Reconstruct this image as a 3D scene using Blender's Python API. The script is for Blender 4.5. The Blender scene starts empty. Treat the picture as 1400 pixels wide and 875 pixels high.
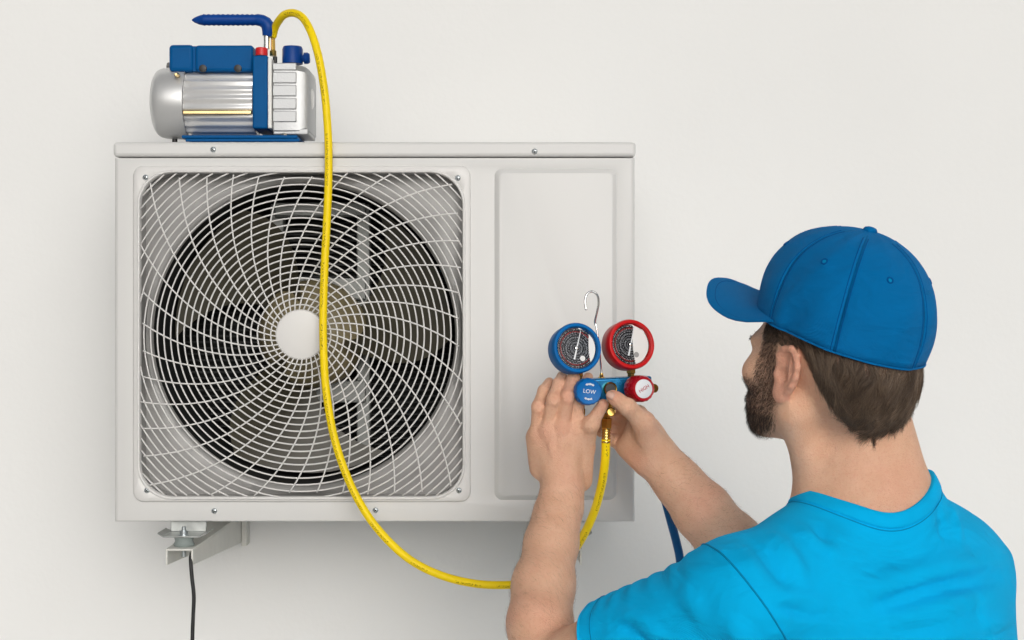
import bpy, bmesh, math, random
import numpy as np
from mathutils import Vector, Matrix

random.seed(4); rng = np.random.default_rng(7)
S = bpy.context.scene
COL = S.collection
R = math.radians

# ------------------------------------------------------------------ camera, sky, sun, exposure
CAM_D = 2.4           # camera stands 2.4 m in front of the unit's front panel, lens level with the panel's middle
FPX = 2136.0          # focal length in pixels of a 1400 px wide picture
cam = bpy.data.cameras.new('camera'); cam_o = bpy.data.objects.new('camera', cam); COL.objects.link(cam_o)
cam.lens = 36.0 * FPX / 1400.0; cam.sensor_width = 36.0; cam.clip_end = 500
cam_o.location = (0, -CAM_D, 0); cam_o.rotation_euler = (R(90), 0, 0)
S.camera = cam_o

SUN_EL, SUN_AZ = R(15), R(11)     # azimuth: degrees to the right of straight behind the camera
w = bpy.data.worlds.new('World'); S.world = w; w.use_nodes = True
wn = w.node_tree.nodes; wl = w.node_tree.links
sky = wn.new('ShaderNodeTexSky'); sky.sky_type = 'NISHITA'; sky.sun_disc = False
sky.sun_elevation = SUN_EL; sky.sun_rotation = math.pi - SUN_AZ
sky.air_density = 1.0; sky.dust_density = 6.0; sky.ozone_density = 1.0
hs = wn.new('ShaderNodeHueSaturation'); hs.inputs['Saturation'].default_value = 0.22   # overcast: the blue is veiled
wl.new(sky.outputs[0], hs.inputs['Color']); wl.new(hs.outputs[0], wn['Background'].inputs[0])
wn['Background'].inputs[1].default_value = 0.10
sl = bpy.data.lights.new('sun', 'SUN'); sl.energy = 1.1; sl.angle = R(55); sl.color = (1, 0.992, 0.978)
so = bpy.data.objects.new('sun', sl); COL.objects.link(so)
sd = Vector((math.sin(SUN_AZ) * math.cos(SUN_EL), -math.cos(SUN_AZ) * math.cos(SUN_EL), math.sin(SUN_EL)))
so.rotation_euler = sd.to_track_quat('Z', 'Y').to_euler(); so.location = sd * 8
S.view_settings.view_transform = 'Standard'; S.view_settings.look = 'None'
S.view_settings.exposure = -0.15; S.view_settings.gamma = 1.0; S.view_settings.use_curve_mapping = False

GROUND = -1.74
WALL_Y = 0.40

def P(u, v, y):
    """world point seen at picture position (u, v) of the 1400x875 photograph when it lies at depth y"""
    d = y + CAM_D
    return np.array([(u - 700.0) * d / FPX, y, (437.5 - v) * d / FPX])

# ------------------------------------------------------------------ materials
def srgb(r, g, b):
    f = lambda c: (c / 12.92 if c <= 0.04045 else ((c + 0.055) / 1.055) ** 2.4)
    return (f(r / 255), f(g / 255), f(b / 255), 1)

def mat(name, color, rough=0.5, metal=0.0, bump=0.0, bscale=200.0, var=0.0, vscale=6.0, spec=None, coat=0.0, sss=0.0, tint=None):
    m = bpy.data.materials.new(name); m.use_nodes = True
    nt = m.node_tree; n = nt.nodes; l = nt.links
    b = n['Principled BSDF']
    if len(color) == 3: color = (*color, 1)
    b.inputs['Base Color'].default_value = color
    b.inputs['Roughness'].default_value = rough; b.inputs['Metallic'].default_value = metal
    if spec is not None: b.inputs['Specular IOR Level'].default_value = spec
    if coat: b.inputs['Coat Weight'].default_value = coat; b.inputs['Coat Roughness'].default_value = 0.12
    tc = n.new('ShaderNodeTexCoord')
    if var > 0:
        t = n.new('ShaderNodeTexNoise'); t.inputs['Scale'].default_value = vscale; t.inputs['Detail'].default_value = 6
        l.new(tc.outputs['Object'], t.inputs['Vector'])
        mx = n.new('ShaderNodeMix'); mx.data_type = 'RGBA'
        dk = tint or tuple(c * (1 - var) for c in color[:3])
        mx.inputs['A'].default_value = (*dk[:3], 1)
        mx.inputs['B'].default_value = tuple(min(1, c * (1 + var * 0.5)) for c in color[:3]) + (1,)
        rp = n.new('ShaderNodeMapRange'); rp.inputs['From Min'].default_value = 0.3; rp.inputs['From Max'].default_value = 0.7
        l.new(t.outputs['Fac'], rp.inputs['Value']); l.new(rp.outputs[0], mx.inputs['Factor'])
        l.new(mx.outputs['Result'], b.inputs['Base Color'])
        mr = n.new('ShaderNodeMapRange'); mr.inputs['To Min'].default_value = max(0.02, rough - 0.08); mr.inputs['To Max'].default_value = min(1, rough + 0.08)
        l.new(t.outputs['Fac'], mr.inputs['Value']); l.new(mr.outputs[0], b.inputs['Roughness'])
    if bump > 0:
        t2 = n.new('ShaderNodeTexNoise'); t2.inputs['Scale'].default_value = bscale; t2.inputs['Detail'].default_value = 4
        l.new(tc.outputs['Object'], t2.inputs['Vector'])
        bp = n.new('ShaderNodeBump'); bp.inputs['Strength'].default_value = bump; bp.inputs['Distance'].default_value = 0.002
        l.new(t2.outputs['Fac'], bp.inputs['Height']); l.new(bp.outputs[0], b.inputs['Normal'])
    return m

M = {}
M['wall'] = mat('wall_paint', (0.785, 0.79, 0.782), 0.85, bump=0.22, bscale=90, var=0.025, vscale=2.2)
M['ground'] = mat('concrete', (0.62, 0.61, 0.585), 0.9, bump=0.3, bscale=60, var=0.12)
M['case'] = mat('unit_paint', (0.645, 0.645, 0.634), 0.42, bump=0.05, bscale=700, var=0.02, vscale=4)
M['grille'] = mat('grille_plastic', (0.675, 0.668, 0.655), 0.38, var=0.02)
M['shroud'] = mat('shroud_plastic', (0.37, 0.365, 0.358), 0.32, bump=0.45, bscale=26, var=0.12, vscale=20)
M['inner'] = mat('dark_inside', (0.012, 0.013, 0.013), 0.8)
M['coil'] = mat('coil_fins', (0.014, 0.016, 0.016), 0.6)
M['blade'] = mat('fan_blade_plastic', (0.058, 0.052, 0.034), 0.38, var=0.25, vscale=9)
M['hub'] = mat('glow_tinted_hub_plastic', (0.27, 0.225, 0.125), 0.4, var=0.2, vscale=20)  # tan tint stands in for the warm glow shining through from behind
M['rail'] = mat('shade_darkened_galvanised', (0.30, 0.31, 0.30), 0.5, metal=0.5, var=0.2, vscale=40)  # darker copy of the galvanised steel, chamber shade put into its colour
M['galv'] = mat('galvanised_steel', (0.50, 0.52, 0.51), 0.42, metal=0.75, var=0.18, vscale=60, bump=0.1, bscale=120)
M['bracket'] = mat('bracket_paint', (0.66, 0.66, 0.62), 0.5, var=0.06, vscale=30)
M['rubber_grey'] = mat('grey_rubber', (0.24, 0.28, 0.27), 0.7, var=0.15, vscale=50)
M['black'] = mat('black_rubber', (0.012, 0.012, 0.013), 0.45, var=0.2, vscale=40)
M['steel'] = mat('bright_steel', (0.62, 0.62, 0.61), 0.22, metal=1.0, var=0.06, vscale=80)
M['chrome'] = mat('chrome', (0.75, 0.75, 0.75), 0.09, metal=1.0)
M['screw'] = mat('zinc_screw', (0.55, 0.60, 0.62), 0.3, metal=0.9)
M['slot'] = mat('screw_recess', (0.05, 0.05, 0.05), 0.7)
M['silver'] = mat('silver_paint', (0.60, 0.605, 0.605), 0.33, metal=0.5, bump=0.04, bscale=900)
M['alu'] = mat('polished_aluminium', (0.92, 0.92, 0.92), 0.27, metal=0.6)
M['alu_cast'] = mat('cast_aluminium', (0.40, 0.41, 0.42), 0.38, metal=0.5, bump=0.12, bscale=350, var=0.05, vscale=20)
M['gold'] = mat('amber_strip', (0.62, 0.47, 0.24), 0.25, metal=0.9, var=0.25, vscale=25)
M['pblue'] = mat('pump_blue_paint', (0.002, 0.088, 0.27), 0.45, spec=0.08, bump=0.12, bscale=420, var=0.10, vscale=30)
M['pblue2'] = mat('handle_blue_plastic', (0.002, 0.050, 0.26), 0.4, spec=0.2, bump=0.05, bscale=300, var=0.1, vscale=40)
M['white'] = mat('white_gasket', (0.78, 0.78, 0.76), 0.5, var=0.03)
M['red'] = mat('red_plastic', (0.62, 0.01, 0.012), 0.4, var=0.1, vscale=40)
M['gred'] = mat('gauge_red', (0.60, 0.010, 0.012), 0.35, spec=0.2, var=0.08, vscale=40)
M['kred'] = mat('knob_red', (0.42, 0.006, 0.016), 0.28, spec=0.3, var=0.1, vscale=60)
M['gblue'] = mat('gauge_blue', (0.001, 0.130, 0.40), 0.38, spec=0.08, var=0.08, vscale=40)
M['kblue'] = mat('knob_blue', (0.002, 0.140, 0.44), 0.38, spec=0.15, var=0.1, vscale=60)
M['mblue'] = mat('anodised_blue', (0.012, 0.19, 0.42), 0.25, metal=0.55, var=0.12, vscale=50)
M['brass'] = mat('brass', (0.70, 0.47, 0.13), 0.22, metal=1.0, var=0.12, vscale=90)
M['print_white'] = mat('white_print', (0.8, 0.82, 0.85), 0.5)
M['print_red'] = mat('red_print', (0.45, 0.02, 0.03), 0.5)
def hair_mat(name, dark, light):
    m = mat(name, dark, 0.42, spec=0.4); n = m.node_tree.nodes; l = m.node_tree.links
    at = n.new('ShaderNodeAttribute'); at.attribute_name = 'tone'; mx = n.new('ShaderNodeMix'); mx.data_type = 'RGBA'
    mx.inputs['A'].default_value = (*dark, 1); mx.inputs['B'].default_value = (*light, 1); l.new(at.outputs['Fac'], mx.inputs['Factor']); l.new(mx.outputs['Result'], n['Principled BSDF'].inputs['Base Color']); return m
M['hair'] = hair_mat('brown_hair', (0.045, 0.030, 0.020), (0.30, 0.21, 0.145))
M['beard'] = hair_mat('dark_beard_hair', (0.014, 0.009, 0.007), (0.095, 0.058, 0.038))
M['armhair'] = mat('arm_hair', (0.16, 0.085, 0.045), 0.6)
M['eye'] = mat('eye_white', (0.75, 0.72, 0.68), 0.1)
M['trousers'] = mat('dark_denim', (0.02, 0.025, 0.04), 0.85, bump=0.3, bscale=400, var=0.2)
M['shoe'] = mat('dark_leather', (0.02, 0.018, 0.016), 0.5, var=0.2)
M['bhose'] = mat('blue_hose_rubber', (0.003, 0.095, 0.29), 0.45, spec=0.2, var=0.1, vscale=60)

def fabric(name, color, scale, bump, rough=0.85, var=0.06, sheen=0.08, crease=0.0, cscale=11.0):
    m = mat(name, color, rough, bump=0, var=var, vscale=14)
    nt = m.node_tree; n = nt.nodes; l = nt.links; b = n['Principled BSDF']
    b.inputs['Sheen Weight'].default_value = sheen; b.inputs['Sheen Roughness'].default_value = 0.4
    b.inputs['Sheen Tint'].default_value = tuple(min(1, c * 1.4 + 0.05) for c in color[:3]) + (1,)
    b.inputs['Specular IOR Level'].default_value = 0.1
    tc = n.new('ShaderNodeTexCoord')
    wv = n.new('ShaderNodeTexWave'); wv.inputs['Scale'].default_value = scale; wv.bands_direction = 'DIAGONAL'
    wv.inputs['Distortion'].default_value = 1.5; wv.inputs['Detail'].default_value = 2; wv.inputs['Detail Scale'].default_value = 3
    ns = n.new('ShaderNodeTexNoise'); ns.inputs['Scale'].default_value = 45; ns.inputs['Detail'].default_value = 5
    ad = n.new('ShaderNodeMath'); ad.operation = 'ADD'
    l.new(tc.outputs['Object'], wv.inputs['Vector']); l.new(tc.outputs['Object'], ns.inputs['Vector'])
    l.new(wv.outputs['Fac'], ad.inputs[0]); l.new(ns.outputs['Fac'], ad.inputs[1])
    bp = n.new('ShaderNodeBump'); bp.inputs['Strength'].default_value = bump; bp.inputs['Distance'].default_value = 0.0015
    l.new(ad.outputs[0], bp.inputs['Height']); l.new(bp.outputs[0], b.inputs['Normal'])
    if crease:
        n2 = n.new('ShaderNodeTexNoise'); n2.inputs['Scale'].default_value = cscale; n2.inputs['Detail'].default_value = 3.0; n2.inputs['Roughness'].default_value = 0.42; n2.inputs['Distortion'].default_value = 0.9
        mp = n.new('ShaderNodeMapping'); mp.inputs['Scale'].default_value = (0.75, 0.75, 1.5); mp.inputs['Rotation'].default_value = (0.2, 0.5, 0.3)
        l.new(tc.outputs['Object'], mp.inputs['Vector']); l.new(mp.outputs[0], n2.inputs['Vector'])
        b2 = n.new('ShaderNodeBump'); b2.inputs['Strength'].default_value = 1.0; b2.inputs['Distance'].default_value = crease
        l.new(n2.outputs['Fac'], b2.inputs['Height']); l.new(b2.outputs[0], bp.inputs['Normal'])
    return m
M['shirt'] = fabric('blue_jersey', (0.0, 0.45, 0.86), 420, 0.35, crease=0.016)
M['seam'] = fabric('blue_jersey_seam', (0.0, 0.25, 0.5), 420, 0.3)
M['cap'] = fabric('blue_twill', (0.0, 0.185, 0.50), 520, 0.6, rough=0.75, sheen=0.08, crease=0.006, cscale=26.0)
M['stitch'] = fabric('blue_thread', (0.0, 0.10, 0.33), 600, 0.4)

def hose_mat(name, color):
    m = mat(name, color, 0.42, var=0.06, vscale=40, spec=0.25)
    nt = m.node_tree; n = nt.nodes; l = nt.links; b = n['Principled BSDF']
    src = b.inputs['Base Color'].links[0].from_socket
    uv = n.new('ShaderNodeUVMap'); sp = n.new('ShaderNodeSeparateXYZ'); l.new(uv.outputs[0], sp.inputs[0])
    # a thin printed line of tiny letters running along the hose
    def node(op, a, bb):
        q = n.new('ShaderNodeMath'); q.operation = op
        for i, x in enumerate((a, bb)):
            if isinstance(x, (int, float)): q.inputs[i].default_value = x
            else: l.new(x, q.inputs[i])
        return q.outputs[0]
    band = node('LESS_THAN', node('ABSOLUTE', node('SUBTRACT', sp.outputs[0], 0.29), 0), 0.045)
    cv = n.new('ShaderNodeCombineXYZ'); l.new(node('MULTIPLY', sp.outputs[1], 420), cv.inputs[0]); l.new(node('MULTIPLY', sp.outputs[0], 30), cv.inputs[1])
    nz = n.new('ShaderNodeTexNoise'); nz.inputs['Scale'].default_value = 1.0; nz.inputs['Detail'].default_value = 1; l.new(cv.outputs[0], nz.inputs['Vector'])
    cv2 = n.new('ShaderNodeCombineXYZ'); l.new(node('MULTIPLY', sp.outputs[1], 16), cv2.inputs[0])
    nz2 = n.new('ShaderNodeTexNoise'); nz2.inputs['Scale'].default_value = 1.0; nz2.inputs['Detail'].default_value = 0; l.new(cv2.outputs[0], nz2.inputs['Vector'])
    f = node('MULTIPLY', node('MULTIPLY', band, node('GREATER_THAN', nz.outputs['Fac'], 0.53)), node('GREATER_THAN', nz2.outputs['Fac'], 0.47))
    f = node('MULTIPLY', f, 0.75)
    mx = n.new('ShaderNodeMix'); mx.data_type = 'RGBA'; l.new(f, mx.inputs['Factor']); l.new(src, mx.inputs['A'])
    mx.inputs['B'].default_value = (0.12, 0.07, 0.0, 1); l.new(mx.outputs['Result'], b.inputs['Base Color'])
    return m
M['yhose'] = hose_mat('yellow_hose_rubber', (0.90, 0.66, 0.003))

def skin_mat():
    m = bpy.data.materials.new('skin'); m.use_nodes = True
    nt = m.node_tree; n = nt.nodes; l = nt.links; b = n['Principled BSDF']
    at = n.new('ShaderNodeAttribute'); at.attribute_name = 'tone'
    sp = n.new('ShaderNodeSeparateColor'); l.new(at.outputs['Color'], sp.inputs[0])
    tc = n.new('ShaderNodeTexCoord')
    def noise(s, d=5):
        t = n.new('ShaderNodeTexNoise'); t.inputs['Scale'].default_value = s; t.inputs['Detail'].default_value = d
        l.new(tc.outputs['Object'], t.inputs['Vector']); return t.outputs['Fac']
    def mix(a, bb, f):
        x = n.new('ShaderNodeMix'); x.data_type = 'RGBA'
        for k, v in (('A', a), ('B', bb)):
            if isinstance(v, tuple): x.inputs[k].default_value = v
            else: l.new(v, x.inputs[k])
        l.new(f, x.inputs['Factor']); return x.outputs['Result']
    def mr(v, a, bb, c, d):
        x = n.new('ShaderNodeMapRange'); l.new(v, x.inputs['Value'])
        for k, q in zip(('From Min', 'From Max', 'To Min', 'To Max'), (a, bb, c, d)): x.inputs[k].default_value = q
        return x.outputs[0]
    base = mix((0.69, 0.395, 0.255, 1), (0.76, 0.47, 0.32, 1), mr(noise(55, 8), 0.25, 0.75, 0, 1))
    base = mix(base, (0.66, 0.31, 0.21, 1), mr(noise(260, 4), 0.50, 0.72, 0, 0.40))
    base = mix(base, (0.70, 0.315, 0.225, 1), mr(noise(11, 3), 0.50, 0.72, 0, 0.40))
    base = mix(base, (0.56, 0.30, 0.20, 1), mr(noise(420, 2), 0.60, 0.70, 0, 0.30))
    base = mix(base, (0.68, 0.25, 0.18, 1), sp.outputs[1])
    base = mix(base, (0.075, 0.045, 0.032, 1), sp.outputs[0])
    l.new(base, b.inputs['Base Color'])
    b.inputs['Subsurface Weight'].default_value = 0.12; b.inputs['Subsurface Radius'].default_value = (1.0, 0.35, 0.2); b.inputs['Subsurface Scale'].default_value = 0.006
    l.new(mr(noise(60), 0.3, 0.7, 0.44, 0.62), b.inputs['Roughness']); b.inputs['Specular IOR Level'].default_value = 0.4
    vo = n.new('ShaderNodeTexVoronoi'); vo.inputs['Scale'].default_value = 650; l.new(tc.outputs['Object'], vo.inputs['Vector'])
    ad = n.new('ShaderNodeMath'); ad.operation = 'ADD'; l.new(vo.outputs['Distance'], ad.inputs[0]); l.new(noise(220, 4), ad.inputs[1])
    bp = n.new('ShaderNodeBump'); bp.inputs['Strength'].default_value = 0.55; bp.inputs['Distance'].default_value = 0.0014
    l.new(ad.outputs[0], bp.inputs['Height']); l.new(bp.outputs[0], b.inputs['Normal'])
    return m
M['skin'] = skin_mat()

def dial_mat(name, cut, ink):
    """printed gauge dial: dense dark scale rings and figures, glass glare painted white over part of the plate"""
    m = bpy.data.materials.new(name); m.use_nodes = True
    nt = m.node_tree; n = nt.nodes; l = nt.links; b = n['Principled BSDF']
    uv = n.new('ShaderNodeUVMap'); sp = n.new('ShaderNodeSeparateXYZ'); l.new(uv.outputs[0], sp.inputs[0])
    def nd(op, a, bb=0.0):
        q = n.new('ShaderNodeMath'); q.operation = op
        for i, x in enumerate((a, bb)):
            if isinstance(x, (int, float)): q.inputs[i].default_value = x
            else: l.new(x, q.inputs[i])
        return q.outputs[0]
    x, y = sp.outputs[0], sp.outputs[1]      # -1..1 across the dial
    r = nd('SQRT', nd('ADD', nd('MULTIPLY', x, x), nd('MULTIPLY', y, y)))
    a = nd('ARCTAN2', y, x)
    rings = nd('GREATER_THAN', nd('SINE', nd('MULTIPLY', r, 52.0)), 0.78)
    ticks = nd('MULTIPLY', nd('GREATER_THAN', nd('SINE', nd('MULTIPLY', a, 64.0)), 0.35), nd('GREATER_THAN', nd('SINE', nd('ADD', nd('MULTIPLY', r, 26.0), 1.0)), 0.15))
    cv = n.new('ShaderNodeCombineXYZ'); l.new(nd('MULTIPLY', a, 9.0), cv.inputs[0]); l.new(nd('MULTIPLY', r, 17.0), cv.inputs[1])
    nz = n.new('ShaderNodeTexNoise'); nz.inputs['Scale'].default_value = 1.6; nz.inputs['Detail'].default_value = 3; l.new(cv.outputs[0], nz.inputs['Vector'])
    light = nd('MULTIPLY', nd('MAXIMUM', rings, ticks), nd('GREATER_THAN', nz.outputs['Fac'], 0.52))
    def mix(A, B, f):
        q = n.new('ShaderNodeMix'); q.data_type = 'RGBA'
        for k, v in (('A', A), ('B', B)):
            if isinstance(v, tuple): q.inputs[k].default_value = v
            else: l.new(v, q.inputs[k])
        l.new(f, q.inputs['Factor']); return q.outputs['Result']
    red = nd('MULTIPLY', nd('LESS_THAN', nd('ABSOLUTE', nd('SUBTRACT', r, 0.78)), 0.03), nd('GREATER_THAN', nz.outputs['Fac'], 0.5))
    c = mix(ink, (0.48, 0.50, 0.54, 1), light)
    c = mix(c, (0.35, 0.03, 0.03, 1), red)
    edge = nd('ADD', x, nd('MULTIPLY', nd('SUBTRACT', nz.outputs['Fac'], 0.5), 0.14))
    white = nd('GREATER_THAN', nd('ADD', edge, nd('MULTIPLY', nd('MULTIPLY', y, y), -0.12)), cut)  # white glare of the glass, painted into the dial colour
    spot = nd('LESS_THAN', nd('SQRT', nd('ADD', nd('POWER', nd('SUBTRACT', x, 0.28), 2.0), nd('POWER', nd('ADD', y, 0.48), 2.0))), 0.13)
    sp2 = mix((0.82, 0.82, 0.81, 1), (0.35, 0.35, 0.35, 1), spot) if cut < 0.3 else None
    c = mix(c, (0.82, 0.82, 0.81, 1), spot) if cut > 0.3 else c  # low side only: smaller glare patch painted in white
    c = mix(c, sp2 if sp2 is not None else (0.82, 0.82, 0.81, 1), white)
    l.new(c, b.inputs['Base Color']); b.inputs['Roughness'].default_value = 0.6; b.inputs['Specular IOR Level'].default_value = 0.08
    return m
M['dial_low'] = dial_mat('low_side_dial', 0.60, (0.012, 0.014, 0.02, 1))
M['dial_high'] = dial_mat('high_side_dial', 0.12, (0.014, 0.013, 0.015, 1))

def glass_mat():
    m = bpy.data.materials.new('gauge_glass'); m.use_nodes = True
    n = m.node_tree.nodes; l = m.node_tree.links; n.remove(n['Principled BSDF'])
    t = n.new('ShaderNodeBsdfTransparent'); g = n.new('ShaderNodeBsdfGlossy'); g.inputs['Roughness'].default_value = 0.06
    fr = n.new('ShaderNodeFresnel'); fr.inputs['IOR'].default_value = 1.22
    mx = n.new('ShaderNodeMixShader'); l.new(fr.outputs[0], mx.inputs[0]); l.new(t.outputs[0], mx.inputs[1]); l.new(g.outputs[0], mx.inputs[2])
    l.new(mx.outputs[0], n['Material Output'].inputs[0]); return m
M['glass'] = glass_mat()

# ------------------------------------------------------------------ scene helpers
def wmat(o):
    b = Matrix.LocRotScale(o.location, o.rotation_euler, o.scale)
    return (wmat(o.parent) @ o.matrix_parent_inverse @ b) if o.parent else b
def attach(o, parent):
    if parent is not None:
        o.parent = parent; o.matrix_parent_inverse = wmat(parent).inverted()
    return o
def tag(o, label=None, cat=None, group=None, kind=None):
    for k, v in (('label', label), ('category', cat), ('group', group), ('kind', kind)):
        if v: o[k] = v
    return o
def thing(name, loc, label, cat, group=None):
    o = bpy.data.objects.new(name, None); COL.objects.link(o); o.location = tuple(loc); o.empty_display_size = 0.05
    return tag(o, label, cat, group)
def make(name, verts, faces, material, parent=None, angle=40, bevel=0, seg=2, uv=None):
    me = bpy.data.meshes.new(name); me.from_pydata([tuple(map(float, v)) for v in verts], [], [tuple(map(int, f)) for f in faces]); me.update()
    if uv is not None:
        ul = me.uv_layers.new(name='UVMap'); ul.data.foreach_set('uv', np.asarray(uv, dtype=np.float32).ravel())
    me.shade_smooth()
    if angle < 180: me.set_sharp_from_angle(angle=R(angle))
    if material is not None: me.materials.append(material)
    o = bpy.data.objects.new(name, me); COL.objects.link(o); attach(o, parent)
    if bevel:
        b = o.modifiers.new('bevel', 'BEVEL'); b.width = bevel; b.segments = seg; b.limit_method = 'ANGLE'; b.angle_limit = R(40)
        b.harden_normals = False
    return o
def copy_of(o, loc, parent=None, rot=None):
    c = o.copy(); COL.objects.link(c); c.parent = None
    c.location = tuple(loc)
    if rot is not None: c.rotation_euler = rot
    if parent is not None:
        c.parent = parent; c.matrix_parent_inverse = wmat(parent).inverted()
    return c

def frame(z, up=(0, 0, 1)):
    z = Vector(z).normalized(); up = Vector(up)
    if abs(z.dot(up)) > 0.98: up = Vector((1, 0, 0))
    x = up.cross(z).normalized(); y = z.cross(x)
    return Matrix((x, y, z)).transposed()

class MB:
    def __init__(s): s.v = []; s.f = []; s.uv = []
    def add(s, vs, fs, uvs=None):
        k = len(s.v); s.v += [tuple(v) for v in vs]; s.f += [tuple(i + k for i in f) for f in fs]
        if uvs is not None: s.uv += uvs
    def box(s, lo, hi):
        x0, y0, z0 = lo; x1, y1, z1 = hi
        s.add([(x0, y0, z0), (x1, y0, z0), (x1, y1, z0), (x0, y1, z0), (x0, y0, z1), (x1, y0, z1), (x1, y1, z1), (x0, y1, z1)],
              [(0, 3, 2, 1), (4, 5, 6, 7), (0, 1, 5, 4), (1, 2, 6, 5), (2, 3, 7, 6), (3, 0, 4, 7)]); return s
    def lathe(s, o, axis, prof, n=32, cap0=True, cap1=True, lobes=None):
        m = frame(axis); o = Vector(o); vs = []
        for (r, h) in prof:
            for i in range(n):
                a = 2 * math.pi * i / n; rr = r * (lobes(a) if lobes else 1)
                vs.append(o + m @ Vector((rr * math.cos(a), rr * math.sin(a), h)))
        fs = []
        for j in range(len(prof) - 1):
            for i in range(n):
                fs.append((j * n + i, j * n + (i + 1) % n, (j + 1) * n + (i + 1) % n, (j + 1) * n + i))
        if cap0: fs.append(tuple(reversed(range(n))))
        if cap1: fs.append(tuple(range((len(prof) - 1) * n, len(prof) * n)))
        s.add(vs, fs); return s
    def tube(s, pts, rad, n=8, closed=False, cap=True, uv=False, face=False):
        pts = [Vector(p) for p in pts]; L = len(pts)
        rads = rad if hasattr(rad, '__len__') else [rad] * L
        T = []
        for i in range(L):
            a = pts[(i - 1) % L] if (closed or i > 0) else pts[i]; b = pts[(i + 1) % L] if (closed or i < L - 1) else pts[i]
            T.append((b - a).normalized())
        m = frame(T[0], (0, -1, 0.01)); X = m.col[0].copy(); vs = []; acc = 0; accs = []
        for i in range(L):
            t = T[i]
            if face:      # the printed side is turned outwards, away from the wall
                Yf = Vector((0, -1, 0)); Yf = (Yf - t * Yf.dot(t)).normalized(); X = Yf.cross(t)
            X = (X - t * X.dot(t)).normalized(); Y = t.cross(X)
            if i: acc += (pts[i] - pts[i - 1]).length
            accs.append(acc)
            for k in range(n):
                a = 2 * math.pi * k / n
                vs.append(pts[i] + (X * math.cos(a) + Y * math.sin(a)) * rads[i])
        fs = []; uvs = []
        for i in range(L if closed else L - 1):
            j = (i + 1) % L
            for k in range(n):
                fs.append((i * n + k, i * n + (k + 1) % n, j * n + (k + 1) % n, j * n + k))
                if uv: uvs += [(k / n, accs[i]), ((k + 1) / n, accs[i]), ((k + 1) / n, accs[j]), (k / n, accs[j])]
        if cap and not closed:
            fs.append(tuple(reversed(range(n)))); fs.append(tuple(range((L - 1) * n, L * n)))
            if uv: uvs += [(0, 0)] * (2 * n)
        s.add(vs, fs, uvs if uv else None); return s
    def build(s, name, material, parent=None, **kw):
        return make(name, s.v, s.f, material, parent, uv=(s.uv if s.uv else None), **kw)

def spline(ctrl, n=12):
    """Catmull-Rom through control points"""
    c = [np.asarray(p, float) for p in ctrl]; c = [2 * c[0] - c[1]] + c + [2 * c[-1] - c[-2]]; out = []
    for i in range(1, len(c) - 2):
        for k in range(n):
            t = k / n
            out.append(0.5 * ((2 * c[i]) + (-c[i - 1] + c[i + 1]) * t + (2 * c[i - 1] - 5 * c[i] + 4 * c[i + 1] - c[i + 2]) * t * t + (-c[i - 1] + 3 * c[i] - 3 * c[i + 1] + c[i + 2]) * t ** 3))
    out.append(c[-2]); return out

def rrect(x0, z0, x1, z1, r, k=8, side=8):
    """rounded rectangle loop in x,z, anticlockwise seen from the front, same number of points for every size"""
    pts = []
    cs = [(x1 - r, z1 - r, 0), (x0 + r, z1 - r, 90), (x0 + r, z0 + r, 180), (x1 - r, z0 + r, 270)]
    for i, (cx, cz, a0) in enumerate(cs):
        for j in range(k + 1):
            a = R(a0 + 90 * j / k); pts.append((cx + r * math.cos(a), cz + r * math.sin(a)))
        nx, nz, na = cs[(i + 1) % 4]; q = (nx + r * math.cos(R(na)), nz + r * math.sin(R(na))); p = pts[-1]
        for j in range(1, side): pts.append((p[0] + (q[0] - p[0]) * j / side, p[1] + (q[1] - p[1]) * j / side))
    return pts
def loops(mb, ls, close0=False, close1=False):
    """bridge loops [(points_xz, y or list of y), ...] of equal length"""
    vs = []; n = len(ls[0][0])
    for pts, y in ls:
        for p in pts: vs.append((p[0], y, p[1]))
    fs = []
    for j in range(len(ls) - 1):
        for i in range(n):
            fs.append((j * n + i, (j + 1) * n + i, (j + 1) * n + (i + 1) % n, j * n + (i + 1) % n))
    if close0: fs.append(tuple(range(n)))
    if close1: fs.append(tuple(reversed(range((len(ls) - 1) * n, len(ls) * n))))
    mb.add(vs, fs); return mb

def text_mesh(txt, size):
    c = bpy.data.curves.new('t', 'FONT'); c.body = txt; c.size = size; c.align_x = 'CENTER'; c.align_y = 'CENTER'; c.extrude = 0.0001
    o = bpy.data.objects.new('t', c); COL.objects.link(o)
    dg = bpy.context.evaluated_depsgraph_get(); dg.update()
    me = bpy.data.meshes.new_from_object(o.evaluated_get(dg))
    v = [x.co.copy() for x in me.vertices]; f = [tuple(p.vertices) for p in me.polygons]
    bpy.data.objects.remove(o); bpy.data.meshes.remove(me); return v, f

# ------------------------------------------------------------------ the setting
def sheet(name, pts, m):
    o = make(name, pts, [(0, 1, 2, 3)], m); o['kind'] = 'structure'; return o
sheet('ground', [(-60, -60, GROUND), (60, -60, GROUND), (60, WALL_Y + 0.2, GROUND), (-60, WALL_Y + 0.2, GROUND)], M['ground'])
wall = MB().box((-4.5, WALL_Y, GROUND), (4.5, WALL_Y + 0.2, 1.6)).build('wall', M['wall'])
tag(wall, 'plain off white painted wall behind the air conditioner', 'wall', kind='structure')

# ------------------------------------------------------------------ air conditioner
def fx(u): return (u - 700.0) * CAM_D / FPX
def fz(v): return (437.5 - v) * CAM_D / FPX
AX0, AX1, AZ0, AZ1, LIDZ = fx(156), fx(868), fz(713.5), fz(194), fz(215)
ac = thing('air_conditioner', ((AX0 + AX1) / 2, 0.15, AZ0), 'white outdoor air conditioner unit with a large round fan grille, mounted on the wall', 'air conditioner')
CXF, CZF = fx(411.5), fz(457.5)
def PX(n): return n * CAM_D / FPX

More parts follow.
